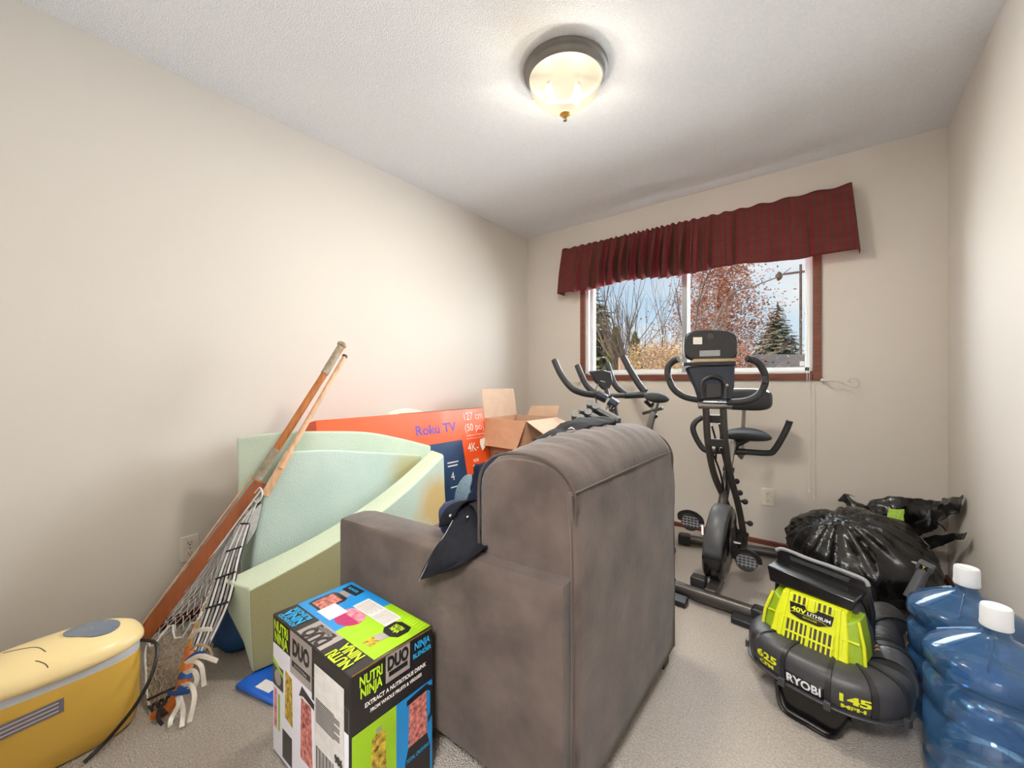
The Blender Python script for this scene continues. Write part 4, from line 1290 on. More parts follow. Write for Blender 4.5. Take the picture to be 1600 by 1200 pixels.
MB().patch([[sight(728, 785, 1.33), sight(745, 800, 1.24), sight(752, 830, 1.20)], [sight(755, 782, 1.33), sight(768, 802, 1.26), sight(772, 832, 1.20)], [sight(790, 800, 1.33), sight(795, 815, 1.28), sight(792, 840, 1.22)]], wob=.004, ws=12).build('pocket_fold', 'black_cloth', tr, smooth=70, solid=.008)

jk = MB().blob((-.895, 1.09, .645), (.115, .13, .175), .22, 7, 5)
tag(jk.build('navy_sweater', 'navy_cloth', loc=(-.895, 1.09, .46), smooth=70), 'dark navy sweater bundled against the inside of the armchair back', 'sweater')
rowsJ = [[sight(834, 692, 1.30), sight(865, 674, 1.42), sight(900, 658, 1.52), sight(935, 656, 1.56)],
         [sight(845, 696, 1.24), sight(880, 677, 1.34), sight(915, 662, 1.42), sight(962, 659, 1.50)],
         [sight(838, 700, 1.215), sight(885, 682, 1.28), sight(920, 669, 1.36), sight(958, 662, 1.46)]]
jac = thing('black_jacket', 'black jacket with a small white logo folded over the armchair back', 'jacket', sight(890, 690, 1.35))
MB().patch(rowsJ, wob=.008, ws=16).build('folded_cloth', 'black_cloth', jac, smooth=70, solid=.020)
text('A', sight(893, 669, 1.335), (1, 0.2, 0), (0, .3, 1), .010, 'white_ink', jac, .02, width=.026, name='logo')

# ------------------------------------------------------------------ grey ribbed riser boards behind the armchair
rs = thing('step_boards', 'tilted stack of grey ribbed plastic step boards behind the armchair', 'exercise step', (-1.0, 2.0, 0))
c0 = sight(943, 642, 2.20)
vx = (sight(969, 657, 2.14) - sight(917, 628, 2.26)).normalized()
vn = (sight(905, 665, 2.16) - sight(917, 628, 2.26)).normalized()
vn = (vn - vx * vn.dot(vx)).normalized()
vd = vx.cross(vn).normalized()
if vd.z > 0: vd = -vd
R_ = Matrix((vx, vd, vn)).transposed()
for i in range(3):
    c_ = c0 + vn * (.055 * i) - vx * (.010 * i) 
    hgt = .80
    m_ = MB().box(c_ + vd * .09, (.20, .18, .036), R_)
    b_ = m_.build('step_board', 'grey_plastic', rs, bevel=.006)
    for s_ in (-.088, -.05):
        MB().tube([c_ + vx * s_ + vn * .0 + vd * -.006, c_ + vx * s_ + vd * .18], .021, 10).build('rib', 'grey_plastic', b_)
    MB().box(c_ + vx * .03 + vd * -.0005, (.13, .006, .010), R_).build('groove', 'charcoal', b_)
pz = c0 + vd * .10 + vn * .05
MB().span((pz.x - .03, pz.y - .03, 0), (pz.x + .03, pz.y + .03, pz.z)).build('support_leg', 'grey_plastic', rs, bevel=.004)
MB().span((pz.x - .14, pz.y - .10, 0), (pz.x + .14, pz.y + .10, .03)).build('foot', 'grey_plastic', rs, bevel=.006)

# ------------------------------------------------------------------ wooden lacrosse sticks leaning on the foam
def strip(a, b, nrm, wdt, thk, m, name, parent, bev=.002):
    a, b = V(a), V(b)
    t_ = (b - a).normalized()
    n_ = V(nrm); n_ = (n_ - t_ * n_.dot(t_)).normalized()
    s_ = t_.cross(n_)
    R = Matrix((s_, n_, t_)).transposed()
    return MB().box((a + b) / 2, (wdt, thk, (b - a).length), R).build(name, m, parent, bevel=bev)

def s1(u, v):     # depth along the first stick
    k = math.hypot(u - 205, v - 995) / 565
    return sight(u, v, 1 / ((1 - k) / 1.5 + k / 2.07))
VW = (sight(380, 760, 1) - V((0, 0, CAM_H))).normalized()
lc = thing('goalie_lacrosse_stick', 'wide wooden goalie lacrosse stick with white netting, leaning beside the foam', 'lacrosse stick', s1(215, 1000))
strip(s1(220, 1000), s1(408, 752), -VW, .052, .012, 'wood_red', 'head_board', lc)
strip(s1(211, 990), s1(396, 741), -VW, .006, .020, 'wood_pale', 'board_edge', lc)
MB().tube([s1(400, 752), s1(432, 702), s1(535, 540)], [.017, .0165, .015], 14).build('handle', 'wood', lc)
MB().tube([s1(401, 750), s1(432, 702)], [.0195, .0185], 14).build('tape_wrap', 'tape', lc)
MB().tube([s1(507, 584), s1(533, 541)], [.018, .0175], 14).build('grip_tape', 'tape', lc)
MB().lathe([(0, 0), (.021, .001), (.023, .006), (.023, .014), (.018, .02), (0, .02)], s1(533, 541), (s1(535, 535) - s1(505, 584)), 18).build('butt_cap', 'tape', lc)
wind = MB()
for k in range(16):
    p = s1(402, 749).lerp(s1(430, 705), k / 15)
    wind.tube([p + (V((0, 0, 1)).cross(VW).normalized() * math.cos(a) + (s1(430, 705) - s1(402, 749)).normalized().cross(V((0, 0, 1)).cross(VW).normalized()) * math.sin(a)) * .0197 for a in [i / 12 * 2 * PI for i in range(12)]], .0012, 4, True)
o = wind.build('windings', 'cord_tan', lc); o['kind'] = 'stuff'
# netting between the board and the thong edge
A_, B_ = s1(408, 765), s1(232, 1002)
def edgeR(v):      # thong edge of the net, v 0 at top
    pts = [sight(396, 778, 1.78), sight(372, 825, 1.70), sight(338, 905, 1.58), sight(305, 985, 1.46), sight(287, 1040, 1.38), sight(272, 1095, 1.325)]
    c_ = catmull(pts, 6)
    return c_[min(len(c_) - 1, int(round(v * (len(c_) - 1))))]
def edgeL(v):
    pts = [A_, A_.lerp(B_, .35), A_.lerp(B_, .7), B_, sight(228, 1060, 1.42), sight(236, 1120, 1.315)]
    c_ = catmull(pts, 6)
    return c_[min(len(c_) - 1, int(round(v * (len(c_) - 1))))]
def netp(u, v):
    p = edgeL(v).lerp(edgeR(v), u)
    return p + VW * .10 * math.sin(PI * u) * math.sin(PI * min(1, v * 1.1)) * .6 + noise.noise_vector(p * 9) * .004
NU, NV = 12, 46
na, nb_ = MB(), MB()
for i in range(NU + 1):
    pts = [netp(min(1, max(0, (i + (.5 if (i + j) % 2 else -.5)) / NU)), j / NV) for j in range(NV + 1)]
    cut = int(NV * .62)
    na.tube(pts[:cut + 1], .0014, 4, cap=False)
    nb_.tube(pts[cut:], .0014, 4, cap=False)
o = na.build('netting', 'cord_white', lc, smooth=80); o['kind'] = 'stuff'
o = nb_.build('lower_netting', 'cord_tan', lc, smooth=80); o['kind'] = 'stuff'; 
rim = [netp(.0, j / 40) for j in range(41)]
MB().tube(rim, .0035, 6).build('net_border', 'cord_white', lc)
MB().tube([netp(k / 12, .60 + .05 * math.sin(k)) - VW * .004 for k in range(13)], .004, 6).build('cross_cord', 'cord_white', lc)
MB().tube([netp(k / 12, .90 + .01 * math.sin(k * 2)) - VW * .004 for k in range(13)], .004, 6).build('cross_cord', 'leather', lc)
MB().tube([netp(k / 12, .95 + .012 * math.sin(k * 2)) - VW * .004 for k in range(13)], .0045, 6).build('cross_cord', 'leather', lc)
for ph, m in ((0, 'cord_white'), (PI, 'cord_tan')):
    pts = []
    for j in range(121):
        p = edgeR(j / 120 * .62)
        a = j * .55 + ph
        pts.append(p + V((math.cos(a), math.sin(a) * .5, math.sin(a))) * .0075)
    MB().tube(pts, .0065, 6).build('edge_cord', m, lc)
for ph in (0, PI):
    pts = []
    for j in range(60):
        p = edgeR(.58 + j / 59 * .28)
        a = j * .6 + ph
        pts.append(p + V((math.cos(a), math.sin(a) * .5, math.sin(a))) * .008)
    MB().tube(pts, .0065, 6).build('edge_cord', 'cord_yellow', lc)
# curved wooden scoop end with blue tape and laces
sc = catmull([sight(298, 1010, 1.42), sight(291, 1050, 1.365), sight(281, 1080, 1.335), sight(262, 1106, 1.315), sight(240, 1122, 1.31)], 6)
MB().tube(sc, [.017] * len(sc), 10, flat=.6).build('scoop', 'orange_wood', lc)
MB().tube(sc[6:9], .0195, 10, flat=.65).build('tape_band', 'blue_tape', lc)
MB().tube(sc[10:13], .0195, 10, flat=.65).build('tape_band', 'blue_tape', lc)
MB().tube(sc[18:21], .0195, 10, flat=.65).build('tape_band', 'leather', lc)
def ribbon(pts, wdt, m, name='lace'):
    p = catmull([sight(*q) for q in pts], 6)
    MB().tube(p, wdt, 6, flat=.28, up=VW).build(name, m, lc)
ribbon([(290, 1036, 1.36), (312, 1025, 1.34), (340, 1033, 1.33)], .008, 'lace')
ribbon([(298, 1032, 1.355), (314, 1040, 1.335), (319, 1072, 1.325)], .0075, 'lace')
ribbon([(288, 1052, 1.355), (302, 1048, 1.335), (308, 1060, 1.325), (303, 1075, 1.32)], .008, 'lace')
ribbon([(282, 1072, 1.34), (298, 1070, 1.32), (304, 1090, 1.30), (296, 1128, 1.275)], .0075, 'lace')
ribbon([(276, 1082, 1.33), (279, 1100, 1.31), (268, 1122, 1.29), (266, 1134, 1.265)], .0075, 'lace')
ribbon([(280, 1085, 1.33), (286, 1110, 1.30), (284, 1136, 1.265)], .0075, 'lace')
ribbon([(296, 998, 1.43), (310, 985, 1.41), (331, 983, 1.40)], .0075, 'lace')
ribbon([(290, 1034, 1.36), (305, 1022, 1.35), (318, 1021, 1.345)], .0075, 'blue_tape', 'ribbon')
ribbon([(262, 1083, 1.33), (280, 1083, 1.315), (296, 1080, 1.31)], .008, 'blue_tape', 'ribbon')
ribbon([(296, 1016, 1.40), (311, 1007, 1.385), (326, 1012, 1.375), (332, 1025, 1.37)], .004, 'cord_tan', 'loop')
ribbon([(262, 1096, 1.315), (250, 1106, 1.30), (247, 1122, 1.29), (254, 1132, 1.28)], .006, 'leather', 'loop')

def s2(u, v):
    k = math.hypot(u - 415, v - 772) / math.hypot(125, 219)
    return sight(u, v, 1 / ((1 - k) / 1.72 + k / 2.12))
lb = thing('lacrosse_stick', 'slim pale lacrosse stick with grey thong stringing, leaning right of the goalie stick', 'lacrosse stick', sight(315, 1010, 1.42))
strip(s2(413, 775), s2(452, 707), -VW, .032, .020, 'wood_pale', 'throat', lb)
MB().tube([s2(438, 732), s2(470, 676), s2(539, 556)], [.0125, .012, .0105], 12).build('handle', 'wood_pale', lb)
MB().lathe([(0, 0), (.0135, .001), (.0135, .010), (0, .012)], s2(538, 558), s2(540, 553) - s2(500, 624), 14).build('butt_cap', 'leg_wood', lb)
top2 = sight(405, 785, 1.72)
lo = [sight(300, 1012, 1.415), sight(305, 1016, 1.41), sight(310, 1018, 1.41), sight(315, 1018, 1.41), sight(320, 1016, 1.41), sight(325, 1010, 1.42)]
md = [sight(347 + 5.4 * i, 878 - 2 * i, 1.60) for i in range(6)]
thongs = []
for i in range(6):
    tq = catmull([top2 + V((0, 0, .004 * i)), sight(376 + 2.6 * i, 818, 1.68), md[i], sight(322 + 7 * i, 950 - 2 * i, 1.50), lo[i]], 8)
    thongs.append(tq)
    MB().tube(tq, .0052, 6).build('thong', 'cord_grey' if i % 2 == 0 else 'cord_white', lb)
    MB().tube([p + V((.004, .003, 0)) for p in tq], .0026, 5).build('dark_thong', 'leather', lb)
for k in (8, 14, 19, 24):
    MB().tube([t_[k] - VW * .006 for t_ in thongs], .0038, 6).build('cross_tie', 'leather', lb)
# short netted pocket behind the throat
pk = MB()
pA, pB, pC, pD = sight(408, 788, 1.70), sight(400, 826, 1.68), sight(385, 850, 1.66), sight(395, 800, 1.69)
for i in range(7):
    pk.tube([pA.lerp(pB, i / 6), pD.lerp(pC, i / 6)], .0018, 4)
    pk.tube([pA.lerp(pD, i / 6), pB.lerp(pC, i / 6)], .0018, 4)
o = pk.build('pocket_net', 'cord_white', lb); o['kind'] = 'stuff'
MB().tube(catmull([sight(398, 770, 1.73), sight(406, 762, 1.72), sight(410, 772, 1.71), sight(403, 785, 1.70), sight(396, 780, 1.72)], 6), .003, 6).build('knot_cord', 'cord_white', lb)

R2 = Matrix.Rotation(.25, 3, 'Z')
pk_ = MB().box((-1.575, .655, .011), (.20, .22, .020), R2).build('blue_package', 'blue_pack', loc=(-1.575, .655, 0), bevel=.008)
tag(pk_, 'shiny blue wrapped package lying flat under the foam wedge', 'package')
decal([V((-1.575, .655, .0212)) + R2 @ V(q) for q in ((-.02, -.09, 0), (.05, -.09, 0), (.05, -.05, 0), (-.02, -.05, 0))], 'white_ink', pk_, 'label')
lump('blue_sack', (-1.90, .66, .10), (.085, .14, .12), 'dark_blue', 'dark blue plastic sack behind the foam wedge by the stick stringing', 'sack', .15)

# ------------------------------------------------------------------ yellow appliance at the left
ap = thing('countertop_appliance', 'cream and mustard yellow plastic appliance with a tinted lid window at the left edge', 'appliance', (-1.805, .11, 0))
AX, AY, HX, HY = -1.805, .110, .115, .190
def plan(k, z, n=48, e=3.2, dx=0):
    o_ = []
    for i in range(n):
        a = 2 * PI * i / n
        c_, s_ = math.cos(a), math.sin(a)
        o_.append(V((AX + dx + HX * k * abs(c_) ** (2 / e) * (1 if c_ > 0 else -1), AY + HY * k * abs(s_) ** (2 / e) * (1 if s_ > 0 else -1), z)))
    return o_
MB().loft([plan(.90, .004), plan(.95, .012), plan(.99, .06), plan(1.0, .15), plan(1.0, .228)]).build('base_body', 'mustard', ap, smooth=50)
def tiltz(ring, k):
    return [V((p.x, p.y, p.z + k * (p.y - AY))) for p in ring]
MB().loft([plan(.995, .226), plan(.995, .232), plan(.99, .252)]).build('rim', 'grey_rim', ap, smooth=50)
lidr = [(1.03, .250), (1.06, .256), (1.055, .266), (1.0, .281), (.88, .294), (.68, .304), (.45, .3095), (.2, .313), (.02, .3135)]
MB().loft([plan(k, z, e=2.6) for k, z in lidr]).build('lid', 'cream', ap, smooth=60)
def lidz(x, y):
    q = (abs((x - AX) / HX) ** 2.6 + abs((y - AY) / HY) ** 2.6) ** (1 / 2.6)
    for (k0, z0), (k1, z1) in zip(lidr[1:], lidr[2:]):
        if k1 <= q <= k0:
            return z1 + (z0 - z1) * (q - k1) / (k0 - k1)
    return .3135 if q < .1 else .262
def onlid(x, y, l=.0012): return V((x, y, lidz(x, y) + l))
# bean shaped tinted window
ring = []
for i in range(40):
    a = 2 * PI * i / 40
    rx, ry = .066, .066
    k = 1 - .42 * max(0, math.cos(a - 3.93)) ** 2
    ring.append((AX - .002 - rx * k * math.cos(a), .190 + ry * k * math.sin(a)))
cxy = (sum(p[0] for p in ring) / 40, sum(p[1] for p in ring) / 40)
mb = MB()
rr = [[onlid(cxy[0] + (p[0] - cxy[0]) * k, cxy[1] + (p[1] - cxy[1]) * k, .0030) for p in ring] for k in (1, .75, .5, .25, .02)]
rr = [[p - V((0, 0, .006)) for p in rr[0]]] + rr
mb.loft(rr, cap=False)
mb.build('lid_window', 'tint', ap, smooth=60)
for pts in ([(AX - .05, .02), (AX - .005, .075), (AX + .045, .095)], [(AX + .07, .075), (AX + .09, .09), (AX + .105, .096)]):
    MB().tube([onlid(p.x, p.y, .0002) for p in catmull([(q[0], q[1], 0) for q in pts], 8)], .0012, 5).build('lid_seam', 'slot', ap)
lab = MB().add
for i in range(1):
    lq = MB()
    lq.prism([(AX + HX + .0006, -.03, .150), (AX + HX + .0006, .125, .158), (AX + HX + .0006, .125, .196), (AX + HX + .0006, -.03, .188)], (.0008, 0, 0))
    lp = lq.build('label', 'label_grey', ap)
    for j in range(3):
        MB().prism([(AX + HX + .0016, -.02, .157 + j * .011), (AX + HX + .0016, .115, .164 + j * .011), (AX + HX + .0016, .115, .167 + j * .011), (AX + HX + .0016, -.02, .160 + j * .011)], (.0003, 0, 0)).build('print_line', 'sticker', lp)
MB().tube(catmull([(AX + .03, AY + HY + .002, .235), (AX + .08, AY + HY + .030, .225), (AX + .13, AY + HY + .012, .17), (AX + .145, AY + HY - .03, .10), (AX + .135, AY + HY - .09, .03), (AX + .15, AY + .05, .008)], 10), .0052, 10).build('power_cord', 'cord_black', ap)

# ------------------------------------------------------------------ water jugs
def jug(x, y, lab):
    t_ = thing('water_jug', lab, 'jug', (x, y, 0), 0, 'blue water jugs by the right wall')
    prof = [(.0, .004), (.11, .004), (.125, .008), (.133, .02), (.134, .06), (.130, .068), (.130, .078), (.134, .086), (.134, .19), (.124, .200), (.124, .215), (.134, .225), (.134, .285), (.131, .290), (.124, .300), (.124, .312), (.131, .322), (.136, .328), (.136, .348), (.132, .362), (.120, .372), (.10, .385), (.07, .403), (.045, .416), (.030, .424), (.0245, .434), (.0245, .465)]
    mb = MB()
    seg = 56
    mb.loft([[V((max(r, 1e-4) * math.cos(2 * PI * j / seg), max(r, 1e-4) * math.sin(2 * PI * j / seg), z)) for j in range(seg)] for r, z in prof], cap=False)
    mb.build('body', 'blue_jug_plastic', t_, local=True, smooth=50)
    cp = MB().lathe([(.024, .440), (.0295, .439), (.0305, .443), (.0295, .449), (.029, .486), (.027, .491), (.014, .4915), (.012, .490), (0, .490)], seg=36)
    for q in cp.v: q.z *= 1.02
    cp.build('cap', 'cap', t_, local=True)
    rb = MB()
    for a in (0.9, 2.6, 4.4):
        rb.tube([V((r * math.cos(a), r * math.sin(a), z + .001)) for r, z in ((.034, .424), (.06, .410), (.09, .392), (.115, .377))], .0022, 6)
    q = rb.build('shoulder_ribs', 'blue_jug_plastic', t_, local=True); q['kind'] = 'stuff'
jug(.333, 1.597, 'big blue water jug with a white cap, nearest the camera at the right wall')
jug(.330, 1.872, 'blue water jug with a white cap standing behind the nearer jug, toward the corner')

# ------------------------------------------------------------------ black bin bag in the right corner
bg_ = thing('bin_bag', 'full black plastic bin bag with a green label slumped in the right corner', 'bag', (.12, 2.72, 0))
NKD = V((-.25, -.35, .95)).normalized()
def bagfn(q, p):
    e1 = NKD.orthogonal().normalized(); e2 = NKD.cross(e1)
    t_ = p.dot(NKD)
    ph = math.atan2(p.dot(e2), p.dot(e1))
    k = 1 + .09 * noise.noise(p * 1.3 + V((3, 1, 0))) + .03 * noise.noise(p * 3)
    fold = 1 - abs(noise.noise(V((math.cos(ph) * 2.6, math.sin(ph) * 2.6, t_ * .5)) * 1.5))
    k += (fold ** 3 - .45) * .10 * max(.15, (t_ + 1) / 2)
    fold = 1 - abs(noise.noise(V((math.cos(ph) * 5, math.sin(ph) * 5, t_ * .9)) * 1.3 + V((7, 2, 4))))
    k += (fold ** 4 - .4) * .045 * max(.2, (t_ + 1) / 2)
    k += .10 * max(0, t_ - .75) / .25
    return q * k
mb = MB().blob((.105, 2.705, .19), (.30, .315, .218), 0, 1, 6, fn=bagfn, squash=.005)
for q in mb.v:
    q.x = min(q.x, .445 + .1 * max(0, q.x - .445)); q.y = min(q.y, 3.10 + .08 * max(0, q.y - 3.10))
mb.build('body', 'bin_bag', bg_, smooth=70)
# gathered neck and the ragged flaps of film
def ruffle(pts, amp, name, m='bin_bag', wob=.014, ws=12):
    MB().patch(pts, wob=wob, ws=ws).build(name, m, bg_, smooth=60, solid=.003)
nk = sight(1335, 800, 2.28)
ruffle([[sight(1310, 780, 2.33), sight(1322, 790, 2.30), sight(1340, 815, 2.22), sight(1345, 850, 2.13)],
        [sight(1322, 772, 2.31), sight(1340, 790, 2.27), sight(1372, 822, 2.18), sight(1385, 862, 2.06)],
        [sight(1332, 782, 2.30), sight(1355, 795, 2.27), sight(1395, 830, 2.22), sight(1425, 870, 2.10)]], .01, 'gathered_neck')
ruffle([[sight(1345, 795, 2.31), sight(1365, 780, 2.28), sight(1420, 777, 2.19), sight(1460, 781, 2.16), sight(1482, 779, 2.02), sight(1499, 775, 1.89)],
        [sight(1355, 812, 2.25), sight(1385, 800, 2.21), sight(1420, 798, 2.16), sight(1455, 797, 2.12), sight(1480, 795, 1.99), sight(1498, 792, 1.88)],
        [sight(1372, 830, 2.22), sight(1400, 825, 2.20), sight(1425, 822, 2.18), sight(1450, 818, 2.10), sight(1470, 810, 2.02), sight(1480, 806, 1.97)],
        [sight(1395, 850, 2.12), sight(1420, 842, 2.12), sight(1435, 836, 2.13), sight(1448, 830, 2.08), sight(1458, 824, 2.04), sight(1462, 818, 2.02)]], .02, 'loose_film', wob=.018, ws=16)
ruffle([[sight(1400, 838, 2.12), sight(1440, 838, 2.10), sight(1470, 836, 1.98), sight(1508, 833, 1.80)],
        [sight(1415, 850, 2.08), sight(1450, 850, 2.07), sight(1475, 846, 1.96), sight(1506, 837, 1.795)],
        [sight(1430, 862, 2.06), sight(1455, 858, 2.05), sight(1478, 850, 1.95), sight(1504, 842, 1.79)]], .01, 'torn_strip', wob=.008)
MB().tube(catmull([sight(1312, 783, 2.33), sight(1318, 776, 2.34), sight(1326, 773, 2.34), sight(1335, 776, 2.35)], 6), [.012 - .0005 * i for i in range(19)], 6, flat=.4).build('knot_tail', 'bin_bag', bg_)
MB().tube(catmull([sight(1460, 815, 2.04), sight(1472, 822, 2.0), sight(1478, 830, 1.97)], 6), .005, 5, flat=.5).build('torn_thread', 'bin_bag', bg_)
MB().patch([[sight(1388, 794, 2.125), sight(1400, 796, 2.115), sight(1413, 795, 2.105)], [sight(1386, 810, 2.090), sight(1399, 811, 2.080), sight(1412, 812, 2.075)], [sight(1384, 825, 2.075), sight(1398, 826, 2.065), sight(1411, 826, 2.055)]], wob=.004, ws=30).build('printed_label', 'bag_label', bg_, solid=.002)
lump('black_bundle', (.375, 2.38, .10), (.09, .12, .14), 'black_cloth', 'low black bundle on the carpet between the bin bag and the right wall', 'bundle', .2)

# ------------------------------------------------------------------ backpack leaf blower
bl = thing('leaf_blower', 'lime and charcoal backpack leaf blower standing on the carpet in front of the bin bag', 'leaf blower', (-.035, 1.658, .022), math.radians(-16), None, .84)
CP = catmull([(-.165, .12, 0), (-.178, .07, 0), (-.176, .02, 0), (-.150, -.030, 0), (-.090, -.058, 0), (0, -.066, 0), (.090, -.058, 0), (.150, -.028, 0), (.180, .022, 0), (.184, .075, 0), (.180, .13, 0)], 10)
arc = [0]
for a, b in zip(CP, CP[1:]): arc.append(arc[-1] + (b - a).length)
mid = arc[50]
def cp_at(s_):
    s_ += mid
    for i in range(len(CP) - 1):
        if arc[i] <= s_ <= arc[i + 1] + 1e-9:
            t = (s_ - arc[i]) / (arc[i + 1] - arc[i]); return CP[i].lerp(CP[i + 1], t), (CP[i + 1] - CP[i]).normalized()
    return (CP[0], (CP[1] - CP[0]).normalized()) if s_ < 0 else (CP[-1], (CP[-1] - CP[-2]).normalized())
RV, ZV, RH = .078, .165, .068
def sect(p, t, r, n=24, e=3.0, rz=None):
    o_ = V((t.y, -t.x, 0))
    res = []
    for j in range(n):
        a = 2 * PI * j / n
        c_, s_ = math.cos(a), math.sin(a)
        res.append(p + o_ * r * abs(c_) ** (2 / e) * (1 if c_ > 0 else -1) + V((0, 0, ZV + (rz or r - RV + RH) * abs(s_) ** (2 / e) * (1 if s_ > 0 else -1))))
    return res
MB().loft([sect(*cp_at(s_ * .012), RV) for s_ in range(-22, 23)]).build('volute', 'charcoal', bl, local=True, smooth=60)
for s_ in (-.152, -.062, .062, .150, .215):
    MB().loft([sect(*cp_at(s_ + d), RV + k) for d, k in ((-.007, 0), (-.006, .005), (.006, .005), (.007, 0))]).build('seam_band', 'black_plastic', bl, local=True, smooth=40)
lowr = [sect(*cp_at(s_ * .012), RV + .004, rz=.008) for s_ in range(-22, 23)]
for r in lowr:
    for p in r: p.z -= .052
MB().loft(lowr).build('flange', 'charcoal', bl, local=True, smooth=40)
for s_ in (-.21, -.062, .062, .21):
    p, t = cp_at(s_); o_ = V((t.y, -t.x, 0))
    MB().box(p + o_ * (RV + .006) + V((0, 0, .118)), (.022, .016, .030), Matrix.Rotation(math.atan2(t.y, t.x), 3, 'Z')).build('clip', 'charcoal', bl, local=True, bevel=.003)
def vol(s0, z0):
    def f_(x, y, l):
        p, t = cp_at(s0 + x)
        o_ = V((t.y, -t.x, 0))
        q = (z0 + y) / RH
        off = RV * max(.05, 1 - abs(q) ** 3) ** (1 / 3)
        return p + o_ * (off + l) + V((0, 0, ZV + z0 + y))
    return f_
pl = MB()
fv = vol(0.0, -.020)
pl.grid(lambda a, b: fv(-.054 + .108 * a, -.024 + .048 * b, .0006), 8, 4)
pl.build('badge', 'n_black', bl, local=True, solid=.0004)
text('RYOBI', (0, 0, 0), (1, 0, 0), (0, 0, 1), .042, 'silver_ink', bl, .035, width=.096, local=True, warp=vol(-.002, -.020), lift=.0018)
text('625', (0, 0, 0), (1, 0, 0), (0, 0, 1), .036, 'yellow_ink', bl, .035, width=.058, local=True, warp=vol(-.108, .006), lift=.0012)
text('CFM', (0, 0, 0), (1, 0, 0), (0, 0, 1), .020, 'yellow_ink', bl, .03, width=.040, local=True, warp=vol(-.108, -.022), lift=.0012)
text('145', (0, 0, 0), (1, 0, 0), (0, 0, 1), .036, 'yellow_ink', bl, .035, width=.058, local=True, warp=vol(.112, .000), lift=.0012)
text('MPH', (0, 0, 0), (1, 0, 0), (0, 0, 1), .020, 'yellow_ink', bl, .03, width=.044, local=True, warp=vol(.112, -.028), lift=.0012)
for i, m in enumerate(('amber_ink', 'red_ink', 'amber_ink')):
    x = -.017 + .014 * i
    fw = vol(0, -.062)
    q = MB(); q.add([fw(x - .007, -.006, .006), fw(x + .007, -.006, .006), fw(x, .006, .006)], [(0, 1, 2)])
    q.build('warning_mark', m, bl, local=True, smooth=0, solid=.0006)
# black foot frame
MB().loft([[V((sx * x, y, z)) for sx, y in ((-1, -.085), (1, -.085), (1, .10), (-1, .10))] for x, z in ((.075, -.024), (.085, -.016), (.12, .06), (.15, .12))]).build('foot_frame', 'gloss_black', bl, local=True, bevel=.008)
MB().tube(catmull([(-.11, -.09, .075), (-.085, -.105, -.010), (0, -.11, -.017), (.075, -.105, -.010), (.12, -.09, .075)], 8), .0075, 8).build('foot_bar', 'gloss_black', bl, local=True)
# lime motor cover
def cov(x, z, dy=0):      # front face of the cover
    return V((x - .030, -.030 + (z - .23) * .42 + dy, z))
mb = MB()
mb.prism([cov(-.135, .215), cov(.135, .215), cov(.128, .30), cov(.105, .385), (.10, .16, .40), (.14, .16, .215), (-.14, .16, .215), (-.10, .16, .40), cov(-.105, .385), cov(-.128, .30)][:0] or [cov(-.134, .190), cov(.134, .190), cov(.122, .30), cov(.106, .386), cov(-.106, .386), cov(-.122, .30)], (0, .13, .012))
mb.build('motor_cover', 'lime', bl, local=True, bevel=.006)
MB().prism([cov(-.082, .212, -.001), cov(.082, .212, -.001), cov(.074, .300, -.001), cov(-.074, .300, -.001)], (0, -.0006, 0)).build('grille_recess', 'slot', bl, local=True)
g_ = MB()
for i in range(11):
    if i == 5: 
        wd = .012
    else: wd = .0065
    x = -.080 + .016 * i
    R = Matrix.Rotation(-math.atan(.42), 3, 'X')
    g_.box(cov(x * .97, .256, -.003), (wd, .004, .094), R)
for z in (.210, .257, .301):
    g_.box(cov(0, z, -.003), (.170, .0045, .007), R)
q = g_.build('grille', 'lime', bl, local=True, bevel=.001); q['kind'] = 'stuff'
MB().prism([cov(-.072, .362, -.001), cov(.072, .362, -.001), cov(.070, .386, -.001), cov(-.070, .386, -.001)], (0, -.0006, 0)).build('vent_recess', 'slot', bl, local=True)
g_ = MB()
for i in range(9):
    g_.box(cov(-.068 + .017 * i, .373, -.003), (.020 if i == 4 else .008, .005, .032), R)
q = g_.build('vent_bars', 'lime', bl, local=True, bevel=.001); q['kind'] = 'stuff'
MB().box(cov(0, .368, -.005), (.024, .008, .046), R).build('latch', 'lime', bl, local=True, bevel=.003)
lbl = [(-.074, .358), (-.022, .360), (-.016, .349), (.016, .349), (.022, .360), (.074, .358), (.070, .326), (.030, .309), (-.030, .309), (-.066, .318)]
MB().prism([cov(x, z, -.002) for x, z in lbl], (0, -.0012, 0)).build('badge', 'n_black', bl, local=True)
cu_, cr_ = (0, .42, 1), (1, 0, 0)
text('40V', cov(-.040, .338, -.0034), cr_, cu_, .022, 'yellow_ink', bl, .03, width=.052, local=True)
text('LITHIUM', cov(.028, .337, -.0034), cr_, cu_, .016, 'silver_ink', bl, .025, width=.076, local=True)
text('BRUSHLESS', cov(0, .320, -.0034), cr_, cu_, .007, 'yellow_ink', bl, .01, width=.046, local=True)
MB().tube([cov(-.068, .325, -.0036), cov(-.05, .330, -.0036), cov(.04, .328, -.0036), cov(.066, .318, -.0036)], .0008, 5).build('badge_line', 'yellow_ink', bl, local=True)
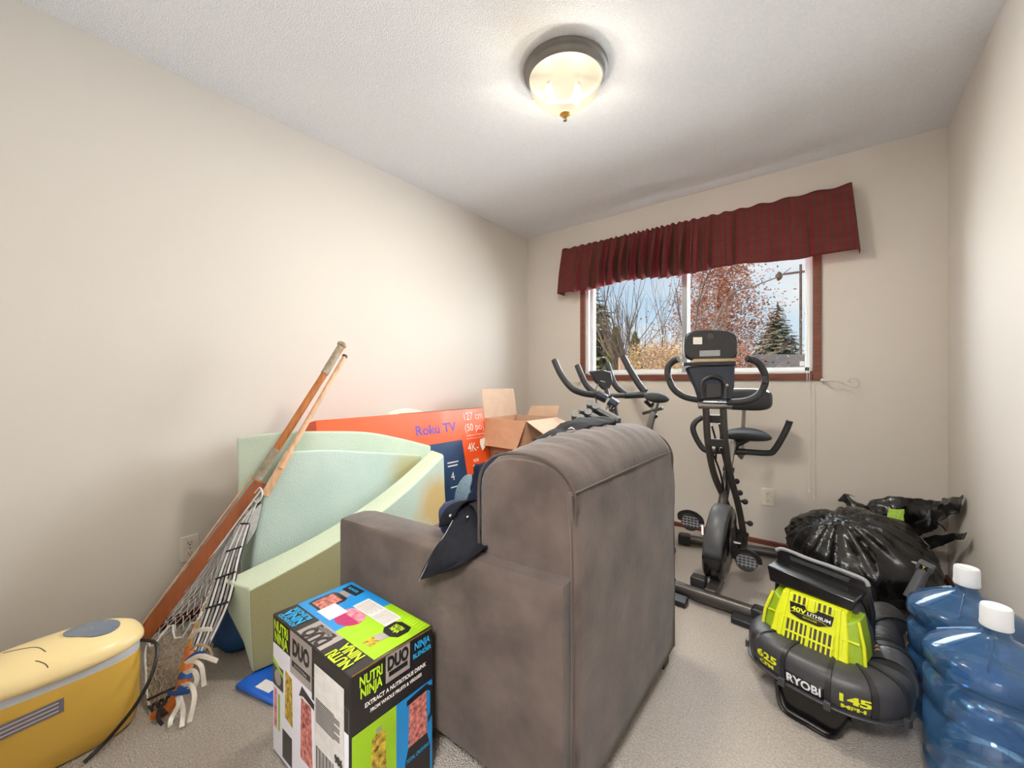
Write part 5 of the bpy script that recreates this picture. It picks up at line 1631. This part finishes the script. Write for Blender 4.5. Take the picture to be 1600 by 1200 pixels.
for sx in (-1, 1):
    MB().prism([cov(sx * .088, .225, -.006), cov(sx * .100, .225, -.006), cov(sx * .092, .39, -.006), cov(sx * .080, .39, -.006)], (0, .02, 0)).build('cover_rib', 'lime', bl, local=True, bevel=.002)
    # angled olive scoop with a lime lip
    MB().loft([[V((sx * x - .030, y, z)) for x, y, z in r] for r in (
        [(.100, -.028, .222), (.168, .010, .222), (.166, .12, .222), (.10, .12, .222)],
        [(.100, -.004, .290), (.160, .022, .290), (.160, .12, .290), (.10, .12, .290)],
        [(.100, .018, .345), (.140, .045, .365), (.145, .12, .375), (.10, .12, .375)])]).build('side_scoop', 'olive_lime', bl, local=True, bevel=.006, smooth=30)
    MB().tube([(sx * .103 - .03, -.026, .226), (sx * .102 - .03, .000, .300), (sx * .150 - .03, .018, .292)], .006, 8).build('scoop_lip', 'lime', bl, local=True)
    MB().tube([(sx * .170 - .03, .006, .226), (sx * .164 - .03, .016, .292), (sx * .143 - .03, .040, .366)], .006, 8).build('scoop_lip', 'lime', bl, local=True)
# back plate with its carrying slot
bpl = MB()
def bpt(x, z): return V((x - .050, .150 + (z - .1) * .10, z))
outer = [(-.165, .02), (.165, .02), (.180, .20), (.178, .36), (.160, .45), (.145, .475), (-.148, .500), (-.168, .488), (-.172, .30)]
bpl.prism([bpt(x, z) for x, z in outer], (0, .022, 0))
bpl.build('back_plate', 'gloss_black', bl, local=True, bevel=.008)
MB().prism([bpt(-.11, .462) + V((0, -.0012, 0)), bpt(.095, .446) + V((0, -.0012, 0)), bpt(.10, .462) + V((0, -.0012, 0)), bpt(-.115, .480) + V((0, -.0012, 0))], (0, -.0006, 0)).build('handle_slot', 'charcoal', bl, local=True)
MB().tube(catmull([bpt(-.169, .485), bpt(-.14, .500), bpt(-.04, .490), bpt(.04, .486), bpt(.138, .476), bpt(.158, .455)], 6), .008, 8).build('handle_rim', 'light_grey', bl, local=True)
MB().prism([bpt(-.160, .455), bpt(.150, .430), bpt(.138, .386), bpt(-.145, .392)], (0, -.120, 0)).build('shelf', 'gloss_black', bl, local=True, bevel=.006)
MB().loft([[V((x - .055, y, z)) for x, y, z in r] for r in ([(.13, .09, .40), (.150, .10, .38), (.150, .17, .38), (.13, .17, .405)], [(.168, .09, .31), (.180, .10, .30), (.180, .17, .30), (.165, .17, .32)], [(.178, .09, .22), (.190, .10, .22), (.190, .17, .22), (.178, .17, .22)])]).build('side_guard', 'charcoal', bl, local=True, bevel=.006)
# left inlet end cap
MB().loft([sect(*cp_at(-.262 - .010 * i), RV - .004 - .012 * i * i * .3) for i in range(3)]).build('inlet_cap', 'light_grey', bl, local=True, smooth=50)
# harness straps lying at the left and back
for pts in ([(-.16, .16, .10), (-.22, .20, .05), (-.26, .17, .03), (-.24, .10, .015), (-.20, .12, .02)], [(-.15, .17, .24), (-.20, .26, .15), (-.24, .30, .03), (-.20, .34, .02)], [(.12, .17, .20), (.10, .28, .10), (.05, .32, .02)]):
    MB().tube(catmull(pts, 8), .024, 6, flat=.16, up=(0, 0, 1)).build('strap', 'black_cloth', bl, local=True)
MB().patch([[(-.20, .17, .17), (-.23, .19, .14), (-.265, .21, .12)], [(-.20, .16, .10), (-.245, .17, .07), (-.285, .16, .055)], [(-.21, .12, .05), (-.25, .11, .03), (-.28, .10, .02)]]).build('strap_pad', 'black_cloth', bl, local=True, solid=.012, smooth=60)
MB().tube([V((-.275 + .020 * math.cos(a), .10, .028 + .020 * math.sin(a))) for a in [i / 14 * 2 * PI for i in range(14)]], .006, 6, True).build('buckle', 'black_plastic', bl, local=True)
# outlet elbow, corrugated hose, tube and control grip
Mb = WM[bl].inverted()
hp = [Mb @ V(p) for p in ((.140, 1.79, .175), (.132, 1.85, .19), (.132, 1.95, .195), (.145, 2.05, .180), (.165, 2.15, .150), (.185, 2.26, .105), (.20, 2.36, .075))]
e0 = CP[-1] + V((0, 0, ZV))
MB().tube(catmull([CP[-4] + V((0, 0, ZV)), e0, e0.lerp(hp[0], .6) + V((.004, 0, .006)), hp[0]], 6), [.080, .080, .079, .078, .078, .078, .078, .078, .077, .076, .075, .074, .074, .073, .072, .071, .070, .070, .070], 22).build('outlet_elbow', 'charcoal', bl, local=True, smooth=60)
hc = catmull(hp[:5], 14)
MB().tube(hc, [.064 + .010 * (1 if i % 4 < 2 else 0) for i in range(len(hc))], 22).build('corrugated_hose', 'black_plastic', bl, local=True, smooth=35)
MB().tube(hp[4:], [.060, .052, .050], 20).build('blow_tube', 'charcoal', bl, local=True)
MB().tube([hc[0] - (hc[1] - hc[0]).normalized() * .012, hc[0] + (hc[1] - hc[0]).normalized() * .006], .081, 24).build('hose_clamp', 'black_plastic', bl, local=True)
q = e0.lerp(hp[0], .62)
ax_ = (hp[0] - e0).normalized()
up_ = (V((-.45, -.25, 1)) - ax_ * V((-.45, -.25, 1)).dot(ax_)).normalized()
sd_ = ax_.cross(up_)
am = MB()
for i in range(3):
    for j in range(2):
        c_ = q + up_ * .0775 + sd_ * (.030 - .026 * i) + ax_ * (-.020 + .020 * j) - up_ * (.008 * abs(i - 1))
        am.add([c_ - sd_ * .010 + up_ * .001, c_ + ax_ * .012 + up_ * .001, c_ + sd_ * .010 + up_ * .001, c_ + ax_ * .005 + up_ * .001], [(0, 1, 2, 3)])
o = am.build('arrow_marks', 'tan_ink', bl, local=True, smooth=0, solid=.0012); o['kind'] = 'stuff'
gp = [Mb @ p for p in (sight(1424, 935, 1.56), sight(1432, 915, 1.56), sight(1441, 896, 1.56), sight(1446, 888, 1.56))]
MB().tube(gp, [.030, .024, .022, .026], 14).build('control_grip', 'grey_plastic', bl, local=True)
hd = gp[-1]
MB().box(hd + V((0, 0, .006)), (.056, .05, .042), Matrix.Rotation(.3, 3, 'Y')).build('grip_head', 'grey_plastic', bl, local=True, bevel=.008)
MB().box(hd + V((-.002, -.0255, .008)), (.026, .002, .024), Matrix.Rotation(.3, 3, 'Y')).build('grip_badge', 'n_black', bl, local=True)
text('T', hd + V((-.002, -.027, .009)), (1, 0, -.3), (.3, 0, 1), .018, 'yellow_ink', bl, .03, width=.012, local=True)
MB().rod(hd + V((-.028, 0, .012)), hd + V((-.046, 0, .014)), .006, .004).build('trigger_pin', 'light_grey', bl, local=True)
MB().tube(catmull([Mb @ p for p in (sight(1345, 1020, 1.32), sight(1352, 985, 1.36), sight(1380, 965, 1.42), sight(1420, 975, 1.42), sight(1438, 1020, 1.36), sight(1436, 1062, 1.28))], 8), .007, 8).build('cable', 'cord_black', bl, local=True)

# ------------------------------------------------------------------ upright folding exercise bike at the window
b2 = thing('exercise_bike', 'upright folding exercise bike with tablet console and seat back, under the window', 'exercise bike', (-.45, 2.5, 0))
def sP(*a): return [sight(*q) for q in a]
MB().tube([(-.655, 2.122, .046), (-.25, 2.095, .046)], .030, 16).build('front_stabilizer', 'frame_metal', b2)
MB().tube([(-.755, 2.82, .040), (-.155, 2.94, .040)], .028, 16).build('rear_stabilizer', 'frame_metal', b2)
for p, a in (((-.660, 2.122, .046), -.07), ((-.245, 2.095, .046), -.07), ((-.765, 2.818, .04), .2), ((-.145, 2.942, .04), .2)):
    MB().box(p, (.075, .066, .066), Matrix.Rotation(a, 3, 'Z')).build('end_cap', 'black_plastic', b2, bevel=.012)
for x in (-.60, -.30):
    MB().loft([[V((x - .055, 2.03, z)), V((x + .055, 2.022, z)), V((x + .055, 2.075, z + d)), V((x - .055, 2.083, z + d))] for z, d in ((.004, 0), (.028, .012))]).build('levelling_foot', 'black_plastic', b2, bevel=.004)
MB().box((-.52, 2.17, .085), (.07, .06, .05)).build('bracket', 'black_plastic', b2, bevel=.006)
MB().span((-.48, 2.10, .05), (-.43, 2.30, .09)).build('base_bracket', 'frame_metal', b2, bevel=.004)
# flywheel housing
prof = []
for i in range(28):
    a = 2 * PI * i / 28
    prof.append((2.315 + .165 * math.cos(a) + .02 * math.sin(a), .250 + .185 * math.sin(a)))
prof = [(y, max(.075, z)) for y, z in prof]
rings = []
for x, k in ((-.505, .86), (-.500, .93), (-.488, .985), (-.47, 1.0), (-.44, 1.0), (-.422, .985), (-.410, .93), (-.405, .86)):
    rings.append([V((x + (z - .25) * .06, 2.315 + (y - 2.315) * k, .25 + (z - .25) * k)) for y, z in prof])
MB().loft(rings).build('flywheel_housing', 'gloss_black', b2, smooth=40)
rings = []
for x, k in ((-.496, .97), (-.488, 1.012), (-.455, 1.022), (-.422, 1.012), (-.414, .97)):
    rings.append([V((x + (z - .25) * .06, 2.315 + (y - 2.315) * k * 1.01, .25 + (z - .25) * k)) for y, z in [(2.315 + .168 * math.cos(a), .25 + .188 * math.sin(a)) for a in [PI * .42 + PI * .62 * i / 14 for i in range(15)]]])
MB().loft(rings, closed=False).build('front_cover', 'grey_plastic', b2, smooth=50, solid=.006)
for s_, e_ in ((-1, -.515), (1, -.395)):
    MB().lathe([(.07, 0), (.068, .006), (.03, .010), (0, .010)], (e_ - s_ * .004, 2.315, .265), (s_, 0, 0), 24).build('hub_disc', 'black_plastic', b2)
# cranks and pedals
def pedal(c_, name_):
    pd = MB()
    pts = [V(c_) + V((.055 * math.cos(a) * (1.0 if math.sin(a) > 0 else .92), -.0 + .012 * math.sin(a), .046 * math.sin(a))) for a in [2 * PI * i / 24 for i in range(24)]]
    pd.prism(pts, (0, .024, .010))
    p_ = pd.build('pedal', 'black_plastic', b2, bevel=.005)
    tr_ = MB()
    for i in range(-2, 3):
        w_ = math.sqrt(max(0, 1 - (i / 2.8) ** 2))
        tr_.tube([V(c_) + V((.018 * i, -.004, -.036 * w_)), V(c_) + V((.018 * i, -.004, .032 * w_))], .0028, 5)
        tr_.tube([V(c_) + V((-.046 * w_, -.004, .014 * i)), V(c_) + V((.046 * w_, -.004, .014 * i))], .0028, 5)
    q_ = tr_.build('tread', 'light_grey', p_); q_['kind'] = 'stuff'
    MB().tube(catmull([V(c_) + V((-.056, .01, .0)), V(c_) + V((-.05, -.012, .040)), V(c_) + V((0, -.02, .062)), V(c_) + V((.05, -.012, .040)), V(c_) + V((.056, .01, .0))], 6), .014, 6, flat=.22).build('strap', 'black_plastic', p_)
pl_, pr_ = sight(1079, 816, 2.22), sight(1166, 878, 2.02)
MB().tube([(-.52, 2.315, .265), (-.535, 2.315, .265), (-.545, pl_.y, pl_.z - .01), (pl_.x + .05, pl_.y, pl_.z - .012)], .010, 8).build('crank', 'chrome', b2)
MB().tube([(-.39, 2.315, .265), (-.365, 2.315, .265), (-.352, pr_.y + .02, pr_.z + .012), (pr_.x - .045, pr_.y, pr_.z + .005)], .010, 8).build('crank', 'chrome', b2)
pedal(pl_, 'a'); pedal(pr_, 'b')
# seat post leg
sp0, sp1 = sight(1128, 792, 2.20), sight(1146, 690, 2.32)
MB().tube([(-.452, 2.33, .36), sp0, sp0.lerp(sp1, .55)], .0235, 12).build('seat_leg', 'frame_metal', b2)
MB().tube([sp0.lerp(sp1, .5), sp1], .018, 12).build('seat_post', 'steel', b2)
MB().tube([sp0.lerp(sp1, .53), sp0.lerp(sp1, .59)], .029, 14).build('collar', 'black_plastic', b2)
for u_, v_, d_ in ((1156, 770, 2.26), (1164, 784, 2.26), (1151, 752, 2.27), (1172, 818, 2.30)):
    k_ = sight(u_, v_, d_)
    MB().tube([k_ + V((-.03, 0, 0)), k_], .007, 8).build('knob_stem', 'black_plastic', b2)
    MB().blob(k_, (.016, .016, .016), sub=2).build('knob', 'black_plastic', b2)
# twin curved front tubes that run down to the rear stabilizer
RT = sP((1130, 638, 2.06), (1133, 690, 2.09), (1141, 742, 2.15), (1154, 792, 2.24), (1163, 846, 2.36)) + [V((-.44, 2.885, .06))]
LT = sP((1103, 638, 2.10), (1106, 690, 2.13), (1116, 742, 2.19), (1137, 792, 2.27), (1153, 846, 2.38)) + [V((-.47, 2.88, .06))]
MB().tube(catmull(RT, 8), .017, 10).build('frame_tube', 'frame_metal', b2)
MB().tube(catmull(LT, 8), .017, 10).build('frame_tube', 'frame_metal', b2)
for v_ in (655, 692):
    a_, b_ = sight(1105, v_, 2.11), sight(1132, v_, 2.08)
    MB().box((a_ + b_) / 2 + V((0, .008, 0)), ((b_ - a_).length, .018, .040)).build('cross_plate', 'black_plastic', b2, bevel=.004)
for a_, b_ in (((1112, 665, 2.12), (1118, 720, 2.16)), ((1124, 662, 2.11), (1121, 705, 2.15)), ((1110, 700, 2.14), (1132, 775, 2.24)), ((1126, 700, 2.12), (1135, 770, 2.22))):
    MB().tube(catmull([sight(*a_), sight((a_[0] + b_[0]) / 2 + 4, (a_[1] + b_[1]) / 2, a_[2] + .02), sight(*b_)], 6), .005, 6).build('cable', 'cord_black', b2)
MB().box(sight(1148, 838, 2.34), (.09, .04, .05)).build('lock_bracket', 'black_plastic', b2, bevel=.005)
MB().tube([sight(1140, 825, 2.3), sight(1168, 836, 2.3)], .012, 10).build('pivot_bolt', 'black_plastic', b2)
# handlebar and console
MB().tube([sight(1091, 633, 2.10), sight(1143, 634, 2.06)], .0185, 16).build('handlebar_clamp', 'steel', b2)
lg = sP((1098, 626, 2.12), (1070, 620, 2.14), (1052, 607, 2.16), (1044, 588, 2.18), (1044, 574, 2.18), (1050, 566, 2.17), (1060, 561, 2.14))
rg = sP((1136, 629, 2.05), (1168, 626, 2.02), (1188, 614, 2.0), (1196, 594, 1.98), (1191, 576, 1.98), (1182, 565, 1.98), (1167, 560, 1.98))
for g2 in (lg, rg):
    MB().tube(catmull(g2, 8), .0165, 14).build('grip', 'foam_grip', b2)
for u_, v_, d_ in ((1045, 589, 2.165), (1195, 594, 1.965)):
    MB().box(sight(u_, v_, d_), (.02, .012, .035)).build('pulse_sensor', 'black_plastic', b2, bevel=.004)
def plate(pts, thick, m, name, bev=.004, par=None):
    a, b, c_ = [V(p) for p in pts[:3]]
    n = (b - a).cross(c_ - a).normalized()
    if n.y < 0: n = -n
    return MB().prism(pts, n * thick).build(name, m, par or b2, bevel=bev)
plate(sP((1097, 624, 2.07), (1090, 604, 2.09), (1075, 572, 2.12), (1149, 570, 2.05), (1148, 604, 2.03), (1144, 624, 2.03)), .035, 'navy_plastic', 'console_back', .006)
plate(sP((1068, 572, 2.115), (1068, 566, 2.115), (1150, 564, 2.045), (1150, 571, 2.045)), .05, 'black_plastic', 'tablet_ledge', .003)
plate(sP((1083, 567, 2.11), (1083, 561, 2.11), (1148, 560, 2.05), (1148, 565, 2.05)), .02, 'tan', 'ledge_strip', .002)
# rounded console seen from behind
cx_, dpt = 1111, 2.10
pts = []
for i in range(36):
    a = 2 * PI * i / 36
    c_, s_ = math.cos(a), math.sin(a)
    e = 4.2
    u_ = cx_ + 42 * abs(c_) ** (2 / e) * (1 if c_ > 0 else -1) * (1 + .02 * s_ * -1)
    v_ = 540 - 23.5 * abs(s_) ** (2 / e) * (1 if s_ > 0 else -1) - (2 if s_ > 0 else 0) * (1 - abs(c_))
    pts.append(sight(u_, v_, dpt - .035 * (u_ - cx_) / 42 + (v_ - 540) * -.0004))
con = plate(pts, .035, 'black_plastic', 'console', .010)
nC = (pts[0] - pts[9]).cross(pts[18] - pts[9]).normalized()
if nC.y > 0: nC = -nC
def cpt(u_, v_, l=.0006): return sight(u_, v_, dpt - .035 * (u_ - cx_) / 42 + (v_ - 540) * -.0004) + nC * l
decal([cpt(1083, 538), cpt(1097, 538), cpt(1097, 527), cpt(1083, 527)], 'sticker', con, 'spec_label')
decal([cpt(1093, 557), cpt(1125, 556), cpt(1125, 547), cpt(1093, 548)], 'light_grey', con, 'spec_label')
MB().lathe([(.0, 0), (.012, .001), (.016, 0)], cpt(1110, 526, .0012), nC, 18).build('hanging_hole', 'slot', con)
ub = sP((1098, 622, 2.055), (1096, 600, 2.06), (1106, 590, 2.055), (1118, 589, 2.045), (1130, 595, 2.035), (1134, 606, 2.03), (1132, 622, 2.025))
MB().tube(catmull(ub, 8), .010, 10).build('cable_bow', 'black_plastic', b2)
plate(sP((1103, 622, 2.052), (1103, 600, 2.056), (1127, 599, 2.033), (1127, 621, 2.028)), .01, 'black_plastic', 'battery_cover', .003)
MB().blob(sight(1136, 602, 2.025), (.008, .008, .008), sub=2).build('screw_cap', 'light_grey', b2)
# saddle, backrest and side handles
sd0 = sight(1166, 680, 2.31)
def sadfn(q, p):
    q = q.copy()
    wv = 1 - .42 * max(0, -p.y)
    q.x *= wv
    q.z += .012 * p.y * p.y - .012 * abs(p.x) ** 2
    return q
MB().blob(sd0 + V((-.01, .03, .0)), (.130, .14, .034), fn=sadfn, sub=4).build('saddle', 'saddle', b2, smooth=70)
MB().tube([sp1 + V((0, 0, -.02)), sd0 + V((0, .02, -.02))], .022, 10).build('saddle_clamp', 'black_plastic', b2)
bk0 = sight(1162, 624, 2.52)
bkp = []
for i in range(30):
    a = 2 * PI * i / 30
    c_, s_ = math.cos(a), math.sin(a)
    bkp.append(bk0 + V((.150 * abs(c_) ** .5 * (1 if c_ > 0 else -1), 0, .068 * abs(s_) ** .55 * (1 if s_ > 0 else -1))))
MB().loft([[bk0 + (p - bk0) * .8 + V((0, -.030, 0)) for p in bkp], [bk0 + (p - bk0) * .95 + V((0, -.024, 0)) for p in bkp], [p for p in bkp], [p + V((0, .02, 0)) for p in bkp], [bk0 + (p - bk0) * .9 + V((0, .03, 0)) for p in bkp]]).build('backrest', 'black_plastic', b2, smooth=50)
MB().tube([bk0 + V((0, .02, -.02)), sight(1160, 690, 2.52), sight(1158, 716, 2.46)], .022, 4, flat=.5).build('backrest_post', 'steel', b2)
MB().tube([sight(1158, 712, 2.46), sp1 + V((0, .03, -.03))], .018, 8).build('post_bracket', 'frame_metal', b2)
sh = sP((1097, 652, 2.46), (1086, 660, 2.46), (1083, 672, 2.46), (1092, 692, 2.45), (1104, 704, 2.43), (1130, 705, 2.38), (1165, 706, 2.32), (1200, 708, 2.26), (1210, 703, 2.24), (1222, 684, 2.22), (1230, 668, 2.21), (1234, 657, 2.20))
MB().tube(catmull(sh, 6), .0165, 12).build('side_handle', 'foam_grip', b2)
MB().tube(catmull(sh[5:7], 6) + [sh[6], sh[7]][:0], .019, 12).build('handle_sleeve', 'black_plastic', b2)
MB().tube([sh[5].lerp(sh[6], .5), sp0.lerp(sp1, .9)], .014, 8).build('handle_bracket', 'frame_metal', b2)

# ------------------------------------------------------------------ second exercise bike behind the armchair
F1 = V((-.9, .436, 0)).normalized()
Rt = V((F1.y, -F1.x, 0))
hc0 = V((-1.155, 2.565, 1.0))
b1 = thing('exercise_bike', 'exercise bike with four upright foam grips, behind the armchair left of the window', 'exercise bike', (hc0.x + .2, hc0.y - .1, 0))
def q1(f_, r_, z): return hc0 + F1 * f_ + Rt * r_ + V((0, 0, z - 1.0))
# grips: outer and inner pair
lgp = sP((866, 563, 2.78), (877, 586, 2.72), (893, 606, 2.66), (910, 614, 2.66), (928, 617, 2.68))
rgp = sP((974, 558, 3.02), (984, 577, 2.95), (998, 600, 2.88), (1008, 612, 2.84))
li = sP((902, 571, 2.82), (910, 590, 2.78), (918, 604, 2.75), (930, 615, 2.71))
ri = sP((949, 568, 2.95), (955, 588, 2.90), (963, 604, 2.86), (977, 616, 2.80))
bar = sP((928, 617, 2.70), (955, 618, 2.76), (980, 618, 2.80), (1008, 615, 2.84))
MB().tube(bar, .018, 12).build('crossbar', 'frame_metal', b1)
for g2, r in ((lgp, .0215), (li, .0205), (ri, .021), (rgp, .0235)):
    MB().tube(catmull(g2, 8), r, 14).build('grip', 'foam_grip', b1)
MB().tube(sP((976, 618, 2.795), (1006, 617, 2.835)), .022, 14).build('crossbar_sleeve', 'foam_grip', b1)
cc = sP((923, 581, 2.72), (940, 578, 2.74), (955, 581, 2.76), (958, 596, 2.76), (953, 607, 2.75), (945, 610, 2.74), (932, 597, 2.72))
n_ = (cc[1] - cc[0]).cross(cc[2] - cc[0]).normalized()
if n_.y < 0: n_ = -n_
MB().prism(cc, n_ * .04).build('console', 'black_plastic', b1, bevel=.006)
cA, cB = sight(938, 595, 2.715), sight(945, 597, 2.725)
MB().tube([cA - n_ * .003, cB - n_ * .003], .0025, 5).build('console_print', 'sticker', b1)
MB().tube(sP((947, 606, 2.76), (950, 620, 2.74)), .016, 10).build('console_stem', 'black_plastic', b1)
MB().tube(catmull(sP((934, 600, 2.72), (931, 612, 2.70), (932, 630, 2.68)), 6), .004, 6).build('cable', 'cord_black', b1)
for a_, b_, r in (((932, 616, 2.68), (948, 624, 2.66), .030), ((952, 626, 2.66), (964, 634, 2.64), .034)):
    MB().tube([sight(*a_), sight(*b_)], r, 8).build('clamp', 'navy_plastic', b1, bevel=.004)
hpst = sight(957, 632, 2.68)
MB().tube([hpst, V((hpst.x + .10, hpst.y - .05, .42))], .028, 12).build('front_post', 'frame_metal', b1)
for u_ in (950, 956, 961):
    MB().tube([sight(u_, 634, 2.63), sight(u_ - 3, 640, 2.62)], .006, 6).build('cable', 'cord_black', b1)
hub = V((hpst.x + .10, hpst.y - .05, .36))
MB().lathe([(0, -.05), (.15, -.05), (.19, -.03), (.19, .03), (.15, .05), (0, .05)], hub, Rt, 32).build('flywheel_housing', 'gloss_black', b1)
sdl = sight(1026, 621, 2.36)
MB().tube([V((sdl.x - .004, sdl.y, sdl.z - .03)), sight(1016, 662, 2.36), V((sdl.x - .12, sdl.y + .06, .45))], .020, 12).build('seat_post', 'steel', b1)
MB().blob(sdl, (.045, .070, .030), R=Matrix.Rotation(math.atan2(F1.y, F1.x) - PI / 2 + .9, 3, 'Z') @ Matrix.Rotation(-.25, 3, 'Y'), sub=4, fn=lambda q, p: V((q.x * (1 + .5 * max(0, p.y)), q.y, q.z + .008 * p.y))).build('saddle', 'saddle', b1, smooth=70)
MB().tube(sP((1008, 626, 2.36), (1016, 634, 2.36), (1024, 630, 2.36)), .012, 8).build('seat_clamp', 'black_plastic', b1)
MB().box(sight(1020, 642, 2.36), (.12, .03, .018), Matrix.Rotation(-.3, 3, 'Y')).build('slider', 'frame_metal', b1, bevel=.003)
MB().blob(sight(1024, 650, 2.35), (.014, .014, .014), sub=2).build('knob', 'black_plastic', b1)
st0 = V((sdl.x - .12, sdl.y + .06, .45))
MB().tube([st0, hub], .026, 10).build('main_tube', 'frame_metal', b1)
MB().tube([st0, V((st0.x + .04, st0.y - .02, .05))], .024, 10).build('rear_leg', 'frame_metal', b1)
MB().tube([hub, V((hub.x - .05, hub.y + .02, .05))], .024, 10).build('front_leg', 'frame_metal', b1)
for q in (V((st0.x + .04, st0.y - .02, .035)), V((hub.x - .05, hub.y + .02, .035))):
    MB().tube([q - Rt * .22, q + Rt * .22], .030, 12).build('stabilizer', 'frame_metal', b1)
pp = MB().add
ps = MB().patch([[(-.80, 2.98, .004), (-.76, 2.985, .012), (-.72, 2.98, .005)], [(-.80, 2.95, .005), (-.76, 2.95, .014), (-.72, 2.95, .008)], [(-.79, 2.92, .004), (-.755, 2.92, .006), (-.72, 2.925, .004)]])
tag(ps.build('paper_scrap', 'paper', loc=(-.76, 2.95, 0), solid=.002), 'white paper scrap on the carpet behind the upright bike, by the back wall', 'paper')
